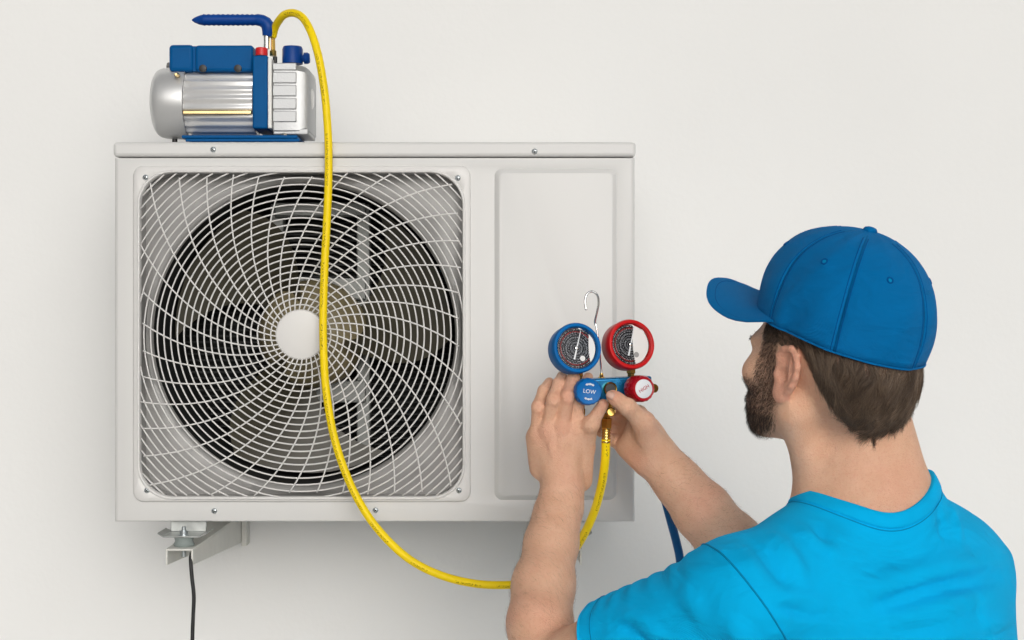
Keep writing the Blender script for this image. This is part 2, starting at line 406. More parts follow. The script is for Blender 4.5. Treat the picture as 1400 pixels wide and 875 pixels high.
def cabinet():
    ins = 0.007
    ox0, ox1, oz0, oz1 = AX0 + ins, AX1 - ins, AZ0 + 0.003, LIDZ - 0.0015
    hole = rrect(fx(187), fz(682), fx(638), fz(232), PX(38))
    pan0 = rrect(fx(672.5), fz(687), fx(846), fz(227), PX(13)); pan1 = rrect(fx(676), fz(683.5), fx(843), fz(230.5), PX(11))
    pan2 = rrect(fx(681), fz(678.5), fx(838.5), fz(235.5), PX(9)); pan3 = rrect(fx(683), fz(676.5), fx(836.5), fz(237.5), PX(8))
    bm = bmesh.new()
    def loop(pts, y):
        vs = [bm.verts.new((p[0], y, p[1])) for p in pts]
        es = [bm.edges.new((vs[i], vs[(i + 1) % len(vs)])) for i in range(len(vs))]; return vs, es
    o_pts = [(ox0, oz0), (ox1, oz0), (ox1, oz1), (ox0, oz1)]
    v0, e0 = loop(o_pts, 0); v1, e1 = loop(hole, 0); v2, e2 = loop(pan0, 0)
    bmesh.ops.triangle_fill(bm, use_beauty=True, edges=e0 + e1 + e2, normal=(0, -1, 0))
    def strip(a, b):
        n = len(a)
        for i in range(n): bm.faces.new((a[i], b[i], b[(i + 1) % n], a[(i + 1) % n]))
    # raised service cover pressed into the sheet
    p1 = [bm.verts.new((p[0], 0.0010, p[1])) for p in pan1]; strip(v2, p1)
    p2 = [bm.verts.new((p[0], -0.0050, p[1])) for p in pan2]; strip(p1, p2)
    p3 = [bm.verts.new((p[0], -0.0062, p[1])) for p in pan3]; strip(p2, p3); bm.faces.new(p3)
    h1 = [bm.verts.new((p[0], 0.012, p[1])) for p in hole]; strip(v1, h1)
    # rounded edges and sides
    prev = v0
    for k in range(1, 5):
        a = R(90 * k / 4); d = ins * math.sin(a); y = ins * (1 - math.cos(a)); dz = 0.003 * math.sin(a)
        cur = [bm.verts.new(q) for q in ((ox0 - d, y, oz0 - dz), (ox1 + d, y, oz0 - dz), (ox1 + d, y, oz1 + dz * 0.3), (ox0 - d, y, oz1 + dz * 0.3))]
        strip(prev, cur); prev = cur
    back = [bm.verts.new((v.co.x, 0.30, v.co.z)) for v in prev]; strip(prev, back); bm.faces.new(back)
    bmesh.ops.recalc_face_normals(bm, faces=bm.faces[:])
    me = bpy.data.meshes.new('cabinet'); bm.to_mesh(me); bm.free(); me.shade_smooth(); me.set_sharp_from_angle(angle=R(28)); me.materials.append(M['case'])
    o = bpy.data.objects.new('cabinet', me); COL.objects.link(o); attach(o, ac); return o
cab = cabinet()
# liner that keeps the inside of the fan chamber dark
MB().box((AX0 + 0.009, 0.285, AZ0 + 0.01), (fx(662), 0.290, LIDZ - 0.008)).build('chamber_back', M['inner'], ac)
lid = MB().box((AX0 - 0.0015, -0.0025, LIDZ + 0.0006), (AX1 + 0.0015, 0.304, AZ1)).build('top_cover', M['case'], ac, bevel=0.006, seg=4)

# screws: a dished head with a crossed recess
def screw(name, r, style):
    m = MB().lathe((0, 0, 0), (0, -1, 0), [(r, 0), (r, 0.0006), (r * 0.86, 0.0016), (r * 0.4, 0.0022)], 16)
    o = m.build(name, M['screw'], None, angle=50)
    s = MB()
    s.box((-r * 0.62, -0.0028, -r * 0.13), (r * 0.62, -0.0008, r * 0.13)); s.box((-r * 0.13, -0.00285, -r * 0.62), (r * 0.13, -0.0007, r * 0.62))
    c = s.build('screw_slot', M['slot'], None); return o, c
scr, slot = screw('screw', 0.0044, 0)
def put_screw(u, v, y, rot, first=[True]):
    loc = P(u, v, y)
    if first[0]:
        first[0] = False; o, c = scr, slot; o.location = tuple(loc); o.rotation_euler = (0, rot, 0); attach(o, ac)
        c.location = tuple(loc); c.rotation_euler = (0, rot, 0); attach(c, o)
    else:
        o = copy_of(scr, loc, ac, (0, rot, 0)); copy_of(slot, loc, o, (0, rot, 0))
    return o
for (u, v, y, r) in ((291.5, 204.5, -0.0025, 0.9), (731, 207, -0.0025, 0.3), (293, 698.5, 0, 0.2), (513.5, 697.5, 0, 0.6), (732, 697.5, 0, 0.1),
                     (199, 242.5, -0.0052, 0.5), (626, 243.5, -0.0052, 0.1), (201, 670.5, -0.0052, 0.8), (627.5, 670.5, -0.0052, 0.4)):
    put_screw(u, v, y, r)

# fan guard
guard = MB()
o_b = rrect(fx(183), fz(685.5), fx(643.5), fz(227), PX(14)); o_f = rrect(fx(184.5), fz(684), fx(642), fz(228.5), PX(13))
i_f = rrect(fx(191), fz(680), fx(634), fz(235), PX(46)); i_b = rrect(fx(192.5), fz(678.5), fx(632.5), fz(236.5), PX(45))
loops(guard, [(o_b, 0.0008), (o_b, -0.0035), (o_f, -0.0052), (i_f, -0.0052), (i_b, -0.0030), (i_b, 0.006), (i_f, 0.006)])
lip = rrect(fx(190.5), fz(680.5), fx(634.5), fz(234.5), PX(46))
grille = guard.build('fan_grille', M['grille'], ac, angle=50)
g2 = MB().tube([(p[0], -0.0058, p[1]) for p in lip], 0.0023, 8, closed=True).build('grille_rim', M['grille'], grille, angle=180)
HX = (fx(632.5) - fx(192.5)) / 2; HZ = (fz(236.5) - fz(678.5)) / 2; GX = (fx(632.5) + fx(192.5)) / 2; GZ = (fz(236.5) + fz(678.5)) / 2; GR = PX(45)
def inside(x, z):
    dx = abs(x - GX) - (HX - GR); dz = abs(z - GZ) - (HZ - GR)
    return (math.hypot(max(dx, 0), max(dz, 0)) + min(max(dx, dz), 0)) <= GR + 0.0006
WR = 0.00128
for k in range(29):
    r = PX(41 + 9.12 * k); N = 120
    ok = [inside(CXF + r * math.cos(2 * math.pi * i / (N * 4)), CZF + r * math.sin(2 * math.pi * i / (N * 4))) for i in range(N * 4)]
    pt = lambda i: (CXF + r * math.cos(2 * math.pi * i / (N * 4)), -0.0022, CZF + r * math.sin(2 * math.pi * i / (N * 4)))
    if all(ok):
        MB().tube([pt(i * 4) for i in range(N)], WR, 6, closed=True).build('grille_ring', M['grille'], grille, angle=180)
    else:
        i0 = next((i for i in range(N * 4) if not ok[i]), 0); run = []
        for q in range(N * 4 + 1):
            i = (i0 + q) % (N * 4)
            if ok[i]: run.append(i0 + q)
            elif run:
                if len(run) > 4:
                    idx = run[::4] + ([run[-1]] if run[-1] != run[::4][-1] else [])
                    MB().tube([pt(j) for j in idx], WR, 6).build('grille_ring', M['grille'], grille, angle=180)
                run = []
for s in range(36):
    pts = []
    for q in range(40):
        rp = 33 + q * 6.8; th = R(s * 10 + 3.5 - (0.11 * (rp - 34) + 9.5 * math.log(rp / 34)))
        x, z = CXF + PX(rp) * math.cos(th), CZF + PX(rp) * math.sin(th)
        if not inside(x, z): break
        pts.append((x, -0.0036, z))
    MB().tube(pts, WR * 0.95, 6).build('grille_spoke', M['grille'], grille, angle=180)
MB().lathe((CXF, 0, CZF), (0, -1, 0), [(PX(34.5), -0.002), (PX(34.5), 0.0035), (PX(33), 0.0055), (PX(28), 0.0066), (PX(14), 0.0074), (0.0005, 0.0076)], 48).build('grille_centre', M['grille'], grille, angle=30)

# shroud between the square opening and the round fan mouth
sh = MB(); n_ang = 128
def ang_rr(a, hx, hz, r):
    lo, hi = 0, 0.5
    for _ in range(40):
        m_ = (lo + hi) / 2; x, z = m_ * math.cos(a), m_ * math.sin(a)
        dx = abs(x) - (hx - r); dz = abs(z) - (hz - r)
        if math.hypot(max(dx, 0), max(dz, 0)) + min(max(dx, dz), 0) <= r: lo = m_
        else: hi = m_
    return lo
sq = [(GX + ang_rr(2 * math.pi * i / n_ang, HX, HZ, GR) * math.cos(2 * math.pi * i / n_ang), GZ + ang_rr(2 * math.pi * i / n_ang, HX, HZ, GR) * math.sin(2 * math.pi * i / n_ang)) for i in range(n_ang)]
circ = lambda r: [(CXF + r * math.cos(2 * math.pi * i / n_ang), CZF + r * math.sin(2 * math.pi * i / n_ang)) for i in range(n_ang)]
mid = [((a[0] * 0.45 + b[0] * 0.55), (a[1] * 0.45 + b[1] * 0.55)) for a, b in zip(sq, circ(0.2445))]
loops(sh, [(sq, 0.007), (sq, 0.034), (mid, 0.030), (circ(0.2445), 0.026), (circ(0.2385), 0.030), (circ(0.2355), 0.040)])
sh.build('fan_shroud', M['shroud'], ac, angle=60)
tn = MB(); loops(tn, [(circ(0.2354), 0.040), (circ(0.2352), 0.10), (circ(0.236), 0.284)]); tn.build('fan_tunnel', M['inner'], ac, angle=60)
# coil fins at the back of the chamber
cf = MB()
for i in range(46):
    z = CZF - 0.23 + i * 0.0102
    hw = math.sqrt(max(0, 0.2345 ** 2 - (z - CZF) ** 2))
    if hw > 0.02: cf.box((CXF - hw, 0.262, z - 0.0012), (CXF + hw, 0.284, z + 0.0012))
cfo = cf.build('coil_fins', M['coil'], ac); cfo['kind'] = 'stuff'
# motor carrier rails and motor
for u in (379, 497):
    rail = MB(); x = P(u, 0, 0.20)[0]
    rail.box((x - 0.010, 0.196, CZF - 0.215), (x + 0.010, 0.199, CZF + 0.215)); rail.box((x - 0.011, 0.196, CZF - 0.214), (x - 0.009, 0.222, CZF + 0.214)); rail.box((x + 0.009, 0.196, CZF - 0.214), (x + 0.011, 0.222, CZF + 0.214))
    rail.build('motor_rail', M['rail'], ac, bevel=0.001)
for v in (287, 395, 535):
    cb = MB(); a = P(376, v, 0.19); b = P(500, v, 0.19); h = 0.012 if v == 287 else 0.018
    cb.box((a[0], 0.186, a[2] - h), (b[0], 0.1945, a[2] + h)); cb.box((a[0] + 0.002, 0.178, a[2] - h), (b[0] - 0.002, 0.186, a[2] - h + 0.003))
    cb.build('motor_bracket', M['rail'], ac, bevel=0.002)
MB().lathe((CXF, 0.185, CZF), (0, -1, 0), [(0.062, -0.06), (0.066, -0.05), (0.066, 0.0), (0.058, 0.012), (0.02, 0.02)], 40).build('fan_motor', M['rail'], ac, angle=40)
# fan with three swept blades
fan_hub = MB().lathe((CXF, 0.12, CZF), (0, -1, 0), [(0.088, -0.045), (0.088, -0.024), (0.074, 0.002), (0.046, 0.022), (0.001, 0.031)], 40).build('fan_hub', M['hub'], ac, angle=50)  # hub made wide to carry the painted warm glow
for b in range(3):
    vs = []; fs = []; nu, nv = 14, 10
    a0 = R((4, 124, 244)[b])
    for side in (0, 1):
        for i in range(nu + 1):
            t = i / nu; r = 0.056 + t * 0.170
            span = R(46 + 26 * t); sweep = R(26 * t * t)
            for j in range(nv + 1):
                q = j / nv - 0.5
                a = a0 + sweep + q * span * (1 - 0.12 * t ** 4 * (abs(q) * 2) ** 2)
                y = 0.125 + q * (0.085 - 0.03 * t) + 0.012 * math.cos(q * 3.1) + (0.0025 if side else 0)
                vs.append((CXF + r * math.cos(a), y, CZF + r * math.sin(a)))
    K = (nu + 1) * (nv + 1); id_ = lambda s_, i, j: s_ * K + i * (nv + 1) + j
    for i in range(nu):
        for j in range(nv):
            fs.append((id_(0, i, j), id_(0, i + 1, j), id_(0, i + 1, j + 1), id_(0, i, j + 1)))
            fs.append((id_(1, i, j), id_(1, i, j + 1), id_(1, i + 1, j + 1), id_(1, i + 1, j)))
    for i in range(nu):
        fs.append((id_(0, i, 0), id_(1, i, 0), id_(1, i + 1, 0), id_(0, i + 1, 0))); fs.append((id_(0, i, nv), id_(0, i + 1, nv), id_(1, i + 1, nv), id_(1, i, nv)))
    for j in range(nv):
        fs.append((id_(0, 0, j), id_(0, 0, j + 1), id_(1, 0, j + 1), id_(1, 0, j))); fs.append((id_(0, nu, j), id_(1, nu, j), id_(1, nu, j + 1), id_(0, nu, j + 1)))
    make('fan_blade', vs, fs, M['blade'], ac, angle=50)

# ------------------------------------------------------------------ wall brackets
def wall_bracket(u0, label):
    """tapered inverted channel from the wall to a little in front of the unit, with a rubber pad and the unit's foot on top"""
    y0, y1 = -0.05, WALL_Y - 0.004
    c0 = P(u0, 750.5, y0); x = c0[0]; zt = c0[2]; hw = 0.0208; t = 0.0030
    o = thing('wall_bracket', (x, WALL_Y, zt), label, 'bracket', 'brackets under the unit')
    m = MB()
    hb0, hb1 = 0.0245, 0.052
    m.box((x - hw, y0, zt - t), (x + hw, y1, zt))
    for s in (-1, 1):
        xa, xb = (x - hw + 0.0001, x - hw + t) if s < 0 else (x + hw - t, x + hw - 0.0001)
        vs = [(xa, y0 + .0002, zt - hb0), (xb, y0 + .0002, zt - hb0), (xb, y0 + .0002, zt - t), (xa, y0 + .0002, zt - t), (xa, y1, zt - hb1), (xb, y1, zt - hb1), (xb, y1, zt - t), (xa, y1, zt - t)]
        m.add(vs, [(0, 1, 2, 3), (5, 4, 7, 6), (0, 4, 5, 1), (3, 2, 6, 7), (1, 5, 6, 2), (4, 0, 3, 7)])
    m.build('arm', M['bracket'], o, bevel=0.0009)
    MB().box((x - hw - 0.004, y1 - 0.014, zt - 0.30), (x + hw + 0.004, y1 - 0.010, zt + 0.04)) if False else None
    MB().box((x + hw + 0.0005, y1 - 0.030, zt - hb1 - 0.004), (x + hw + 0.010, y1 + 0.0036, zt + 0.05)).build('wall_plate', M['bracket'], o, bevel=0.001)
    MB().box((x - hw - 0.010, y1 - 0.030, zt - hb1 - 0.004), (x - hw - 0.0005, y1 + 0.0036, zt + 0.05)).build('wall_plate', M['bracket'], o, bevel=0.001)
    pad = MB().lathe((x + 0.001, -0.020, zt + 0.0002), (0, 0, 1), [(0.0150, 0), (0.0160, 0.003), (0.0135, 0.008), (0.0150, 0.0142)], 28); pad.build('rubber_pad', M['rubber_grey'], o)
    MB().lathe((x + 0.001, -0.021, zt - 0.016), (0, 0, 1), [(0.0035, 0), (0.0035, 0.012)], 10).build('bolt', M['screw'], o)
    return o, x, zt
br1, bx, bz = wall_bracket(245, 'pale metal wall bracket under the left end of the unit, black cable hanging beside it')
br2, bx2, bz2 = wall_bracket(777, 'pale metal wall bracket behind the raised forearm')
def foot(x, z):
    f = MB(); zt = z + 0.0146
    f.box((x - 0.028, -0.034, zt), (x + 0.027, 0.03, zt + 0.0022)); f.box((x - 0.028, 0.020, zt + 0.002), (x + 0.027, 0.0225, AZ0 + 0.001))
    # sloping ears of the pressed foot
    for s in (-1, 1):
        xa = x - 0.0005 + s * 0.0275; xb = xa + s * 0.010
        f.add([(xa, -0.034, zt), (xa, 0.03, zt), (xb, 0.03, zt + 0.005), (xb, -0.028, zt + 0.005), (xa, -0.034, zt + .002), (xa, 0.03, zt + .002), (xb, 0.03, zt + 0.007), (xb, -0.028, zt + 0.007)],
              [(0, 1, 2, 3), (7, 6, 5, 4), (0, 3, 7, 4), (1, 5, 6, 2), (3, 2, 6, 7), (0, 4, 5, 1)])
    f.build('mounting_foot', M['galv'], ac, bevel=0.001)
    nut = MB().lathe((x + 0.001, -0.021, zt + 0.0022), (0, 0, 1), [(0.0085, 0), (0.0085, 0.0012), (0.0062, 0.0014), (0.0062, 0.007), (0.0034, 0.0072), (0.0034, 0.013)], 12); nut.build('foot_nut', M['screw'], ac)
foot(bx, bz); foot(bx2, bz2)
cable = spline([(bx + 0.012, 0.03, bz - 0.006), (bx + 0.0155, -0.035, bz - 0.010), P(261, 770, -0.05), P(262.5, 790, -0.052), P(265, 815, -0.052), P(264, 845, -0.052), P(263, 880, -0.052), P(262, 1000, -0.05), P(263, 1400, -0.03), P(266, 1900, 0.0), (bx + 0.03, 0.05, GROUND + 0.02), (bx + 0.12, 0.12, GROUND + 0.0045), (bx + 0.5, 0.16, GROUND + 0.0045)], 10)
tag(MB().tube(cable, 0.0030, 10).build('power_cable', M['black'], None, angle=180), 'thin black cable hanging from the left wall bracket', 'cable')

# ------------------------------------------------------------------ vacuum pump on the lid
PY = 0.085
pm = thing('vacuum_pump', (P(318, 141, PY)[0], PY, AZ1), 'blue and silver vacuum pump with a blue grip standing on top of the unit', 'vacuum pump')
pd = lambda n_: n_ * (PY + CAM_D) / FPX
ax = P(0, 141.5, PY)[2]
def px_(u): return P(u, 0, PY)[0]
o0 = (0, PY, ax)
MB().lathe((px_(258.5), PY, ax), (-1, 0, 0), [(pd(48.5), 0), (pd(48.9), pd(8)), (pd(48.7), pd(22)), (pd(47.8), pd(32)), (pd(46.2), pd(37.5)), (pd(43.5), pd(41.5)), (pd(39), pd(44.5)), (pd(34), pd(46.3)), (pd(31), pd(46.8)), (pd(29), pd(45.8)), (0.001, pd(45.8))], 56).build('motor_end_cover', M['silver'], pm, angle=32)
rib = lambda a: 1 + 0.030 * math.cos(a * 22)
prof = [(pd(43.5), 0), (pd(44.5), 0.001), (pd(44.5), pd(93)), (pd(43), pd(94))]
MB().lathe((px_(258.7), PY, ax), (1, 0, 0), prof, 22 * 10, lobes=rib).build('motor_body', M['alu'], pm, angle=50)
a_ = R(-70 + 0)
MB().box((px_(259), PY - pd(46.2), ax - pd(21)), (px_(351.5), PY - pd(39), ax - pd(15.2))).build('amber_rib', M['gold'], pm, bevel=0.0015)
# a terminal box on top, in two rounded sections
tb = MB().box((px_(238), PY - 0.040, P(0, 97.5, PY-0.04)[2]), (px_(271), PY + 0.04, P(0, 60.5, PY-0.04)[2])).build('terminal_box', M['pblue'], pm, bevel=0.006, seg=3)
MB().box((px_(273.5), PY - 0.041, P(0, 97.5, PY-0.04)[2]), (px_(351.8), PY + 0.041, P(0, 61.5, PY-0.04)[2])).build('terminal_box', M['pblue'], pm, bevel=0.005, seg=3)
MB().box((px_(270), PY - 0.036, P(0, 96.5, PY-0.04)[2]), (px_(275), PY + 0.036, P(0, 62.5, PY-0.04)[2])).build('box_neck', M['pblue'], pm)
for u in (284.5, 331.5):
    MB().lathe((px_(u), PY - 0.0405, P(0, 93.8, PY-0.04)[2]), (0, -1, 0), [(0.0062, 0), (0.0058, 0.003), (0.003, 0.0036)], 14).build('box_screw', M['black'], pm)
MB().lathe((px_(251.5), PY - pd(46.5), P(0, 109.5, PY)[2]), (0, -1, 0), [(0.0036, -0.01), (0.0036, 0.002), (0.002, 0.0045)], 14).build('cover_screw', M['gold'], pm)
MB().box((px_(353), PY - 0.056, P(0, 181.5, PY)[2]), (px_(373.2), PY + 0.056, P(0, 75.5, PY-0.056)[2])).build('mounting_flange', M['pblue'], pm, bevel=0.003, seg=3)
MB().box((px_(373.5), PY - 0.055, P(0, 181, PY)[2]), (px_(378.6), PY + 0.055, P(0, 79, PY-0.055)[2])).build('gasket_plate', M['white'], pm, bevel=0.0012)
# oil case with cast grooves
oc = MB(); zc = lambda v: P(0, v, PY)[2]
prof_z = [(378.8, 1.0), (396, 1.0), (412, 0.985), (421, 0.95), (426, 0.88), (428.2, 0.78)]
def oc_loop(f, u):
    hw = 0.048 * f; z1 = P(0, 87 + (1 - f) * 50, PY-0.048)[2]; z0 = zc(185)
    return [(px_(u), y, z) for (y, z) in ((PY - hw, z0), (PY + hw, z0), (PY + hw, z1 - 0.010), (PY + hw - 0.008, z1), (PY - hw + 0.008, z1), (PY - hw, z1 - 0.010))]
vs = []; fs = []
for k, (u, f) in enumerate(prof_z): vs += oc_loop(f, u)
for k in range(len(prof_z) - 1):
    for i in range(6): fs.append((k * 6 + i, k * 6 + (i + 1) % 6, (k + 1) * 6 + (i + 1) % 6, (k + 1) * 6 + i))
fs.append((5, 4, 3, 2, 1, 0)); fs.append(tuple(range((len(prof_z) - 1) * 6, len(prof_z) * 6)))
make('oil_case', vs, fs, M['alu_cast'], pm, bevel=0.003, seg=3, angle=30)
for v in (104, 121.5, 139, 156):     # proud ribs between sunk lines
    MB().box((px_(379.2), PY - 0.0502, zc(v + 16.0)), (px_(411), PY - 0.046, zc(v + 1.3))).build('case_rib', M['alu_cast'], pm, bevel=0.0012)
MB().box((px_(379.2), PY - 0.0502, zc(102.7)), (px_(411), PY - 0.046, zc(93))).build('case_rib', M['alu_cast'], pm, bevel=0.0012)
MB().box((px_(379.4), PY - 0.0465, zc(189)), (px_(427), PY + 0.04, zc(180))).build('case_foot', M['alu_cast'], pm, bevel=0.002)
MB().lathe((px_(426.5), PY - 0.012, zc(137)), (1, 0, 0), [(0.017, -0.003), (0.017, 0.0012), (0.014, 0.0035), (0.002, 0.004)], 24).build('oil_window', M['steel'], pm)
MB().lathe((px_(401.2), PY - 0.01, zc(89)), (0, 0, 1), [(pd(14), 0), (pd(14), pd(20)), (pd(12.5), pd(23.5)), (pd(6), pd(24.5))], 32).build('oil_cap', M['pblue2'], pm, angle=35)
MB().lathe((px_(414.5), PY - 0.014, zc(82)), (1, 0, 0.05), [(pd(5), 0), (pd(5), pd(2)), (pd(7.8), pd(3)), (pd(7.8), pd(8)), (pd(6), pd(10.5)), (0.002, pd(11))], 10).build('drain_knob', M['pblue2'], pm, angle=30)
MB().lathe((px_(380), PY - 0.030, zc(90)), (0, 0, 1), [(0.0035, 0), (0.0035, 0.009), (0.002, 0.010)], 12).build('case_bolt', M['black'], pm)
# handle
hz_ = zc(27.5)
hp = [(px_(262.5), PY, hz_), (px_(266), PY, hz_), (px_(272), PY, hz_), (px_(278), PY, hz_ + 0.0001)]
hr = [0.0012, 0.0040, 0.0070, 0.0088]
u = 279.0
for k in range(11):
    hp += [(px_(u), PY, hz_ + 0.0003), (px_(u + 3.4), PY, hz_ + 0.0003)]; hr += [0.0094, 0.0083]; u += 6.6
for (uu, vv, r_) in ((352, 27.0, 0.0093), (358, 28.2, 0.0097), (363, 31, 0.0102), (366.2, 35.5, 0.0108), (367, 40, 0.0105), (366.2, 45, 0.0092), (365.4, 49.5, 0.0080)):
    hp.append((px_(uu), PY, zc(vv))); hr.append(r_)
MB().tube(hp, hr, 18).build('handle', M['pblue2'], pm, angle=50)
MB().tube([(px_(367), PY, zc(33)), (px_(372.5), PY, zc(38.5)), (px_(376.0), PY, zc(40.5))], [0.008, 0.0062, 0.002], 12).build('handle_heel', M['pblue2'], pm, angle=60)
MB().lathe((px_(364.6), PY, zc(67)), (0, 0, 1), [(pd(4.2), 0), (pd(4.2), pd(19))], 20).build('handle_post', M['steel'], pm)
MB().lathe((px_(363.2), PY - 0.040, P(0, 75.5, PY - 0.045)[2]), (0, 0, 1), [(pd(8.2), 0), (pd(8.2), pd(9.5)), (pd(7.2), pd(10.5))], 24).build('inlet_cap', M['red'], pm, angle=40)
MB().lathe((px_(373), PY + 0.004, zc(76)), (0, 0, 1), [(pd(5), 0), (pd(5), pd(7)), (pd(3.2), pd(8)), (pd(3.0), pd(24)), (pd(4.4), pd(25)), (pd(4.4), pd(30))], 6).build('inlet_fitting', M['brass'], pm, angle=30)
# sole plate and feet
MB().box((px_(259), PY - 0.060, AZ1 + 0.0085), (px_(413.5), PY + 0.06, AZ1 + 0.0135)).build('sole_plate', M['pblue'], pm, bevel=0.0015)
MB().box((px_(264), PY - 0.0585, AZ1 + 0.0035), (px_(416), PY - 0.054, AZ1 + 0.0083)).build('sole_flange', M['pblue'], pm, bevel=0.001)
for u in (276, 398):
    for yy in (-0.045, 0.045):
        MB().lathe((px_(u), PY + yy, AZ1 + 0.0003), (0, 0, 1), [(0.009, 0), (0.008, 0.0085)], 16).build('rubber_foot', M['black'], pm)
MB().lathe((px_(239), PY, AZ1 + 0.0003), (0, 0, 1), [(0.005, 0), (0.004, 0.016)], 12).build('rubber_foot', M['black'], pm)
for u in (268, 395): MB().lathe((px_(u), PY - 0.051, AZ1 + 0.0134), (0, 0, 1), [(0.0045, 0), (0.0045, 0.003), (0.002, 0.0042)], 6).build('sole_bolt', M['steel'], pm)
cord = spline([P(236, 90, PY), P(232, 88, PY + 0.02), P(230, 92, PY + 0.05), P(232, 120, PY + 0.12), (px_(235), 0.22, AZ1 + 0.05), (px_(240), 0.28, AZ1 + 0.006)], 8)
MB().tube(cord, 0.0032, 8).build('power_lead', M['black'], pm, angle=180)

# ------------------------------------------------------------------ manifold gauge set
MY = -0.268
mf = thing('manifold_gauge_set', P(838, 545, MY), 'blue and red manifold gauge set with brass fittings, held in both hands', 'gauge set')
def nrm(yaw, tilt): return Vector((math.sin(R(yaw)) * math.cos(R(tilt)), -math.cos(R(yaw)) * math.cos(R(tilt)), math.sin(R(tilt))))
def gauge(u, v, y, col, dial, needle_deg, yaw, nm):
    n_ = nrm(yaw, 9); c = Vector(P(u, v, y)); r = 0.0342
    case = MB().lathe(c, n_, [(0.012, -0.032), (0.030, -0.031), (0.0335, -0.026), (r, -0.010), (r + 0.0003, -0.002), (r - 0.001, 0.0015), (r - 0.0035, 0.0022), (r - 0.0050, 0.0012), (r - 0.0055, -0.004)], 64, cap1=False).build(nm, M[col], mf, angle=50)
    fm = frame(n_); rd = r - 0.0052; K = 64
    vs = [c + fm @ Vector((rd * math.cos(2 * math.pi * i / K), rd * math.sin(2 * math.pi * i / K), -0.0042)) for i in range(K)]
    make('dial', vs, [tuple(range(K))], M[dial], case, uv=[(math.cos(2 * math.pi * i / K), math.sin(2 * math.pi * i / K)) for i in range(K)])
    # silvered inner ring
    MB().lathe(c, n_, [(rd, -0.0040), (rd - 0.0014, -0.0030), (rd - 0.0022, -0.0040)], 64, cap0=False, cap1=False).build('dial_ring', M['chrome'], case, angle=60)
    a = R(needle_deg); d = Vector((math.cos(a), math.sin(a), 0)); q = Vector((-math.sin(a), math.cos(a), 0)); nd = []
    for s_, wd in ((-0.55, 0.0012), (0.0, 0.0010), (0.86, 0.0003)):
        for k_ in (-1, 1): nd.append(c + fm @ (d * rd * s_ + q * wd * k_ + Vector((0, 0, -0.0022))))
    nd2 = [p - n_ * 0.0005 for p in nd]
    make('needle', nd + nd2, [(0, 1, 3, 2), (2, 3, 5, 4), (7, 6, 8, 9), (9, 8, 10, 11), (0, 2, 8, 6), (2, 4, 10, 8), (1, 7, 9, 3), (3, 9, 11, 5), (4, 5, 11, 10), (0, 6, 7, 1)], M['print_white'], case)
    MB().lathe(c, n_, [(0.0024, -0.004), (0.0024, -0.0014), (0.001, -0.001)], 14).build('needle_hub', M['steel'], case)
    MB().lathe(c, n_, [(rd + 0.0012, 0.0002), (rd * 0.7, 0.0012), (rd * 0.35, 0.0016), (0.0005, 0.0017)], 48, cap0=False).build('gauge_glass', M['glass'], case, angle=180)
    return c, n_
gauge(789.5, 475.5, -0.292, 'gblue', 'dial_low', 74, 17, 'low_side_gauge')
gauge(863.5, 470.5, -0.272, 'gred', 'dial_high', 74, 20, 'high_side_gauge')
# valve block
A_ = Vector(P(803, 534, -0.268)); B_ = Vector(P(884, 530, -0.243)); dx_ = (B_ - A_).normalized(); fy = Vector((0, 0, 1)).cross(dx_).normalized()
bm_ = Matrix((dx_, fy, dx_.cross(fy))).transposed()
def block(l0, l1, d0, d1, h0, h1):
    m = MB(); m.box((l0, d0, h0), (l1, d1, h1)); m.v = [tuple(A_ + bm_ @ Vector(v)) for v in m.v]; return m
Lb = (B_ - A_).length
block(-0.004, Lb + 0.003, -0.014, 0.016, -0.013, 0.0165).build('valve_block', M['mblue'], mf, bevel=0.003, seg=3)
# stems
for (u, v0, v1, y) in ((791, 508, 521, -0.262), (862.5, 502, 518, -0.248)):
    b0 = P(u, v1, y); h = P(u, v0, y)[2] - b0[2]
    MB().lathe(b0, (0, 0, 1), [(0.0052, -0.002), (0.0052, h * 0.45), (0.0068, h * 0.5), (0.0068, h)], 6).build('gauge_stem', M['brass'], mf, angle=25)
# hook
hk = spline([P(822.5, 516, -0.256), P(821.5, 500, -0.25), P(819.5, 476, -0.238), P(815.5, 448, -0.236), P(813.5, 440, -0.236), P(816, 428, -0.238), P(818.5, 415, -0.24), P(816.5, 403.5, -0.242), P(809, 398.5, -0.244), P(802, 403, -0.247), P(799.8, 413, -0.249), P(801.5, 424, -0.251)], 8)
MB().tube(hk, 0.0017, 10).build('hanging_hook', M['chrome'], mf, angle=180)
MB().lathe(P(822.5, 519, -0.256), (0, 0, 1), [(0.0048, -0.002), (0.0048, 0.003), (0.003, 0.0045), (0.0022, 0.009)], 12).build('hook_nut', M['brass'], mf)
# sight glass
n_s = nrm(13, 3); cs = Vector(P(834, 531.5, -0.2755))
MB().lathe(cs, n_s, [(0.0094, -0.004), (0.0094, 0.0030), (0.0086, 0.0042), (0.0074, 0.0036), (0.0068, 0.0008)], 36, cap1=False).build('sight_glass_ring', M['brass'], mf)
MB().lathe(cs, n_s, [(0.0070, 0.0), (0.0070, 0.0012), (0.0030, 0.0020)], 24).build('sight_glass', M['slot'], mf)
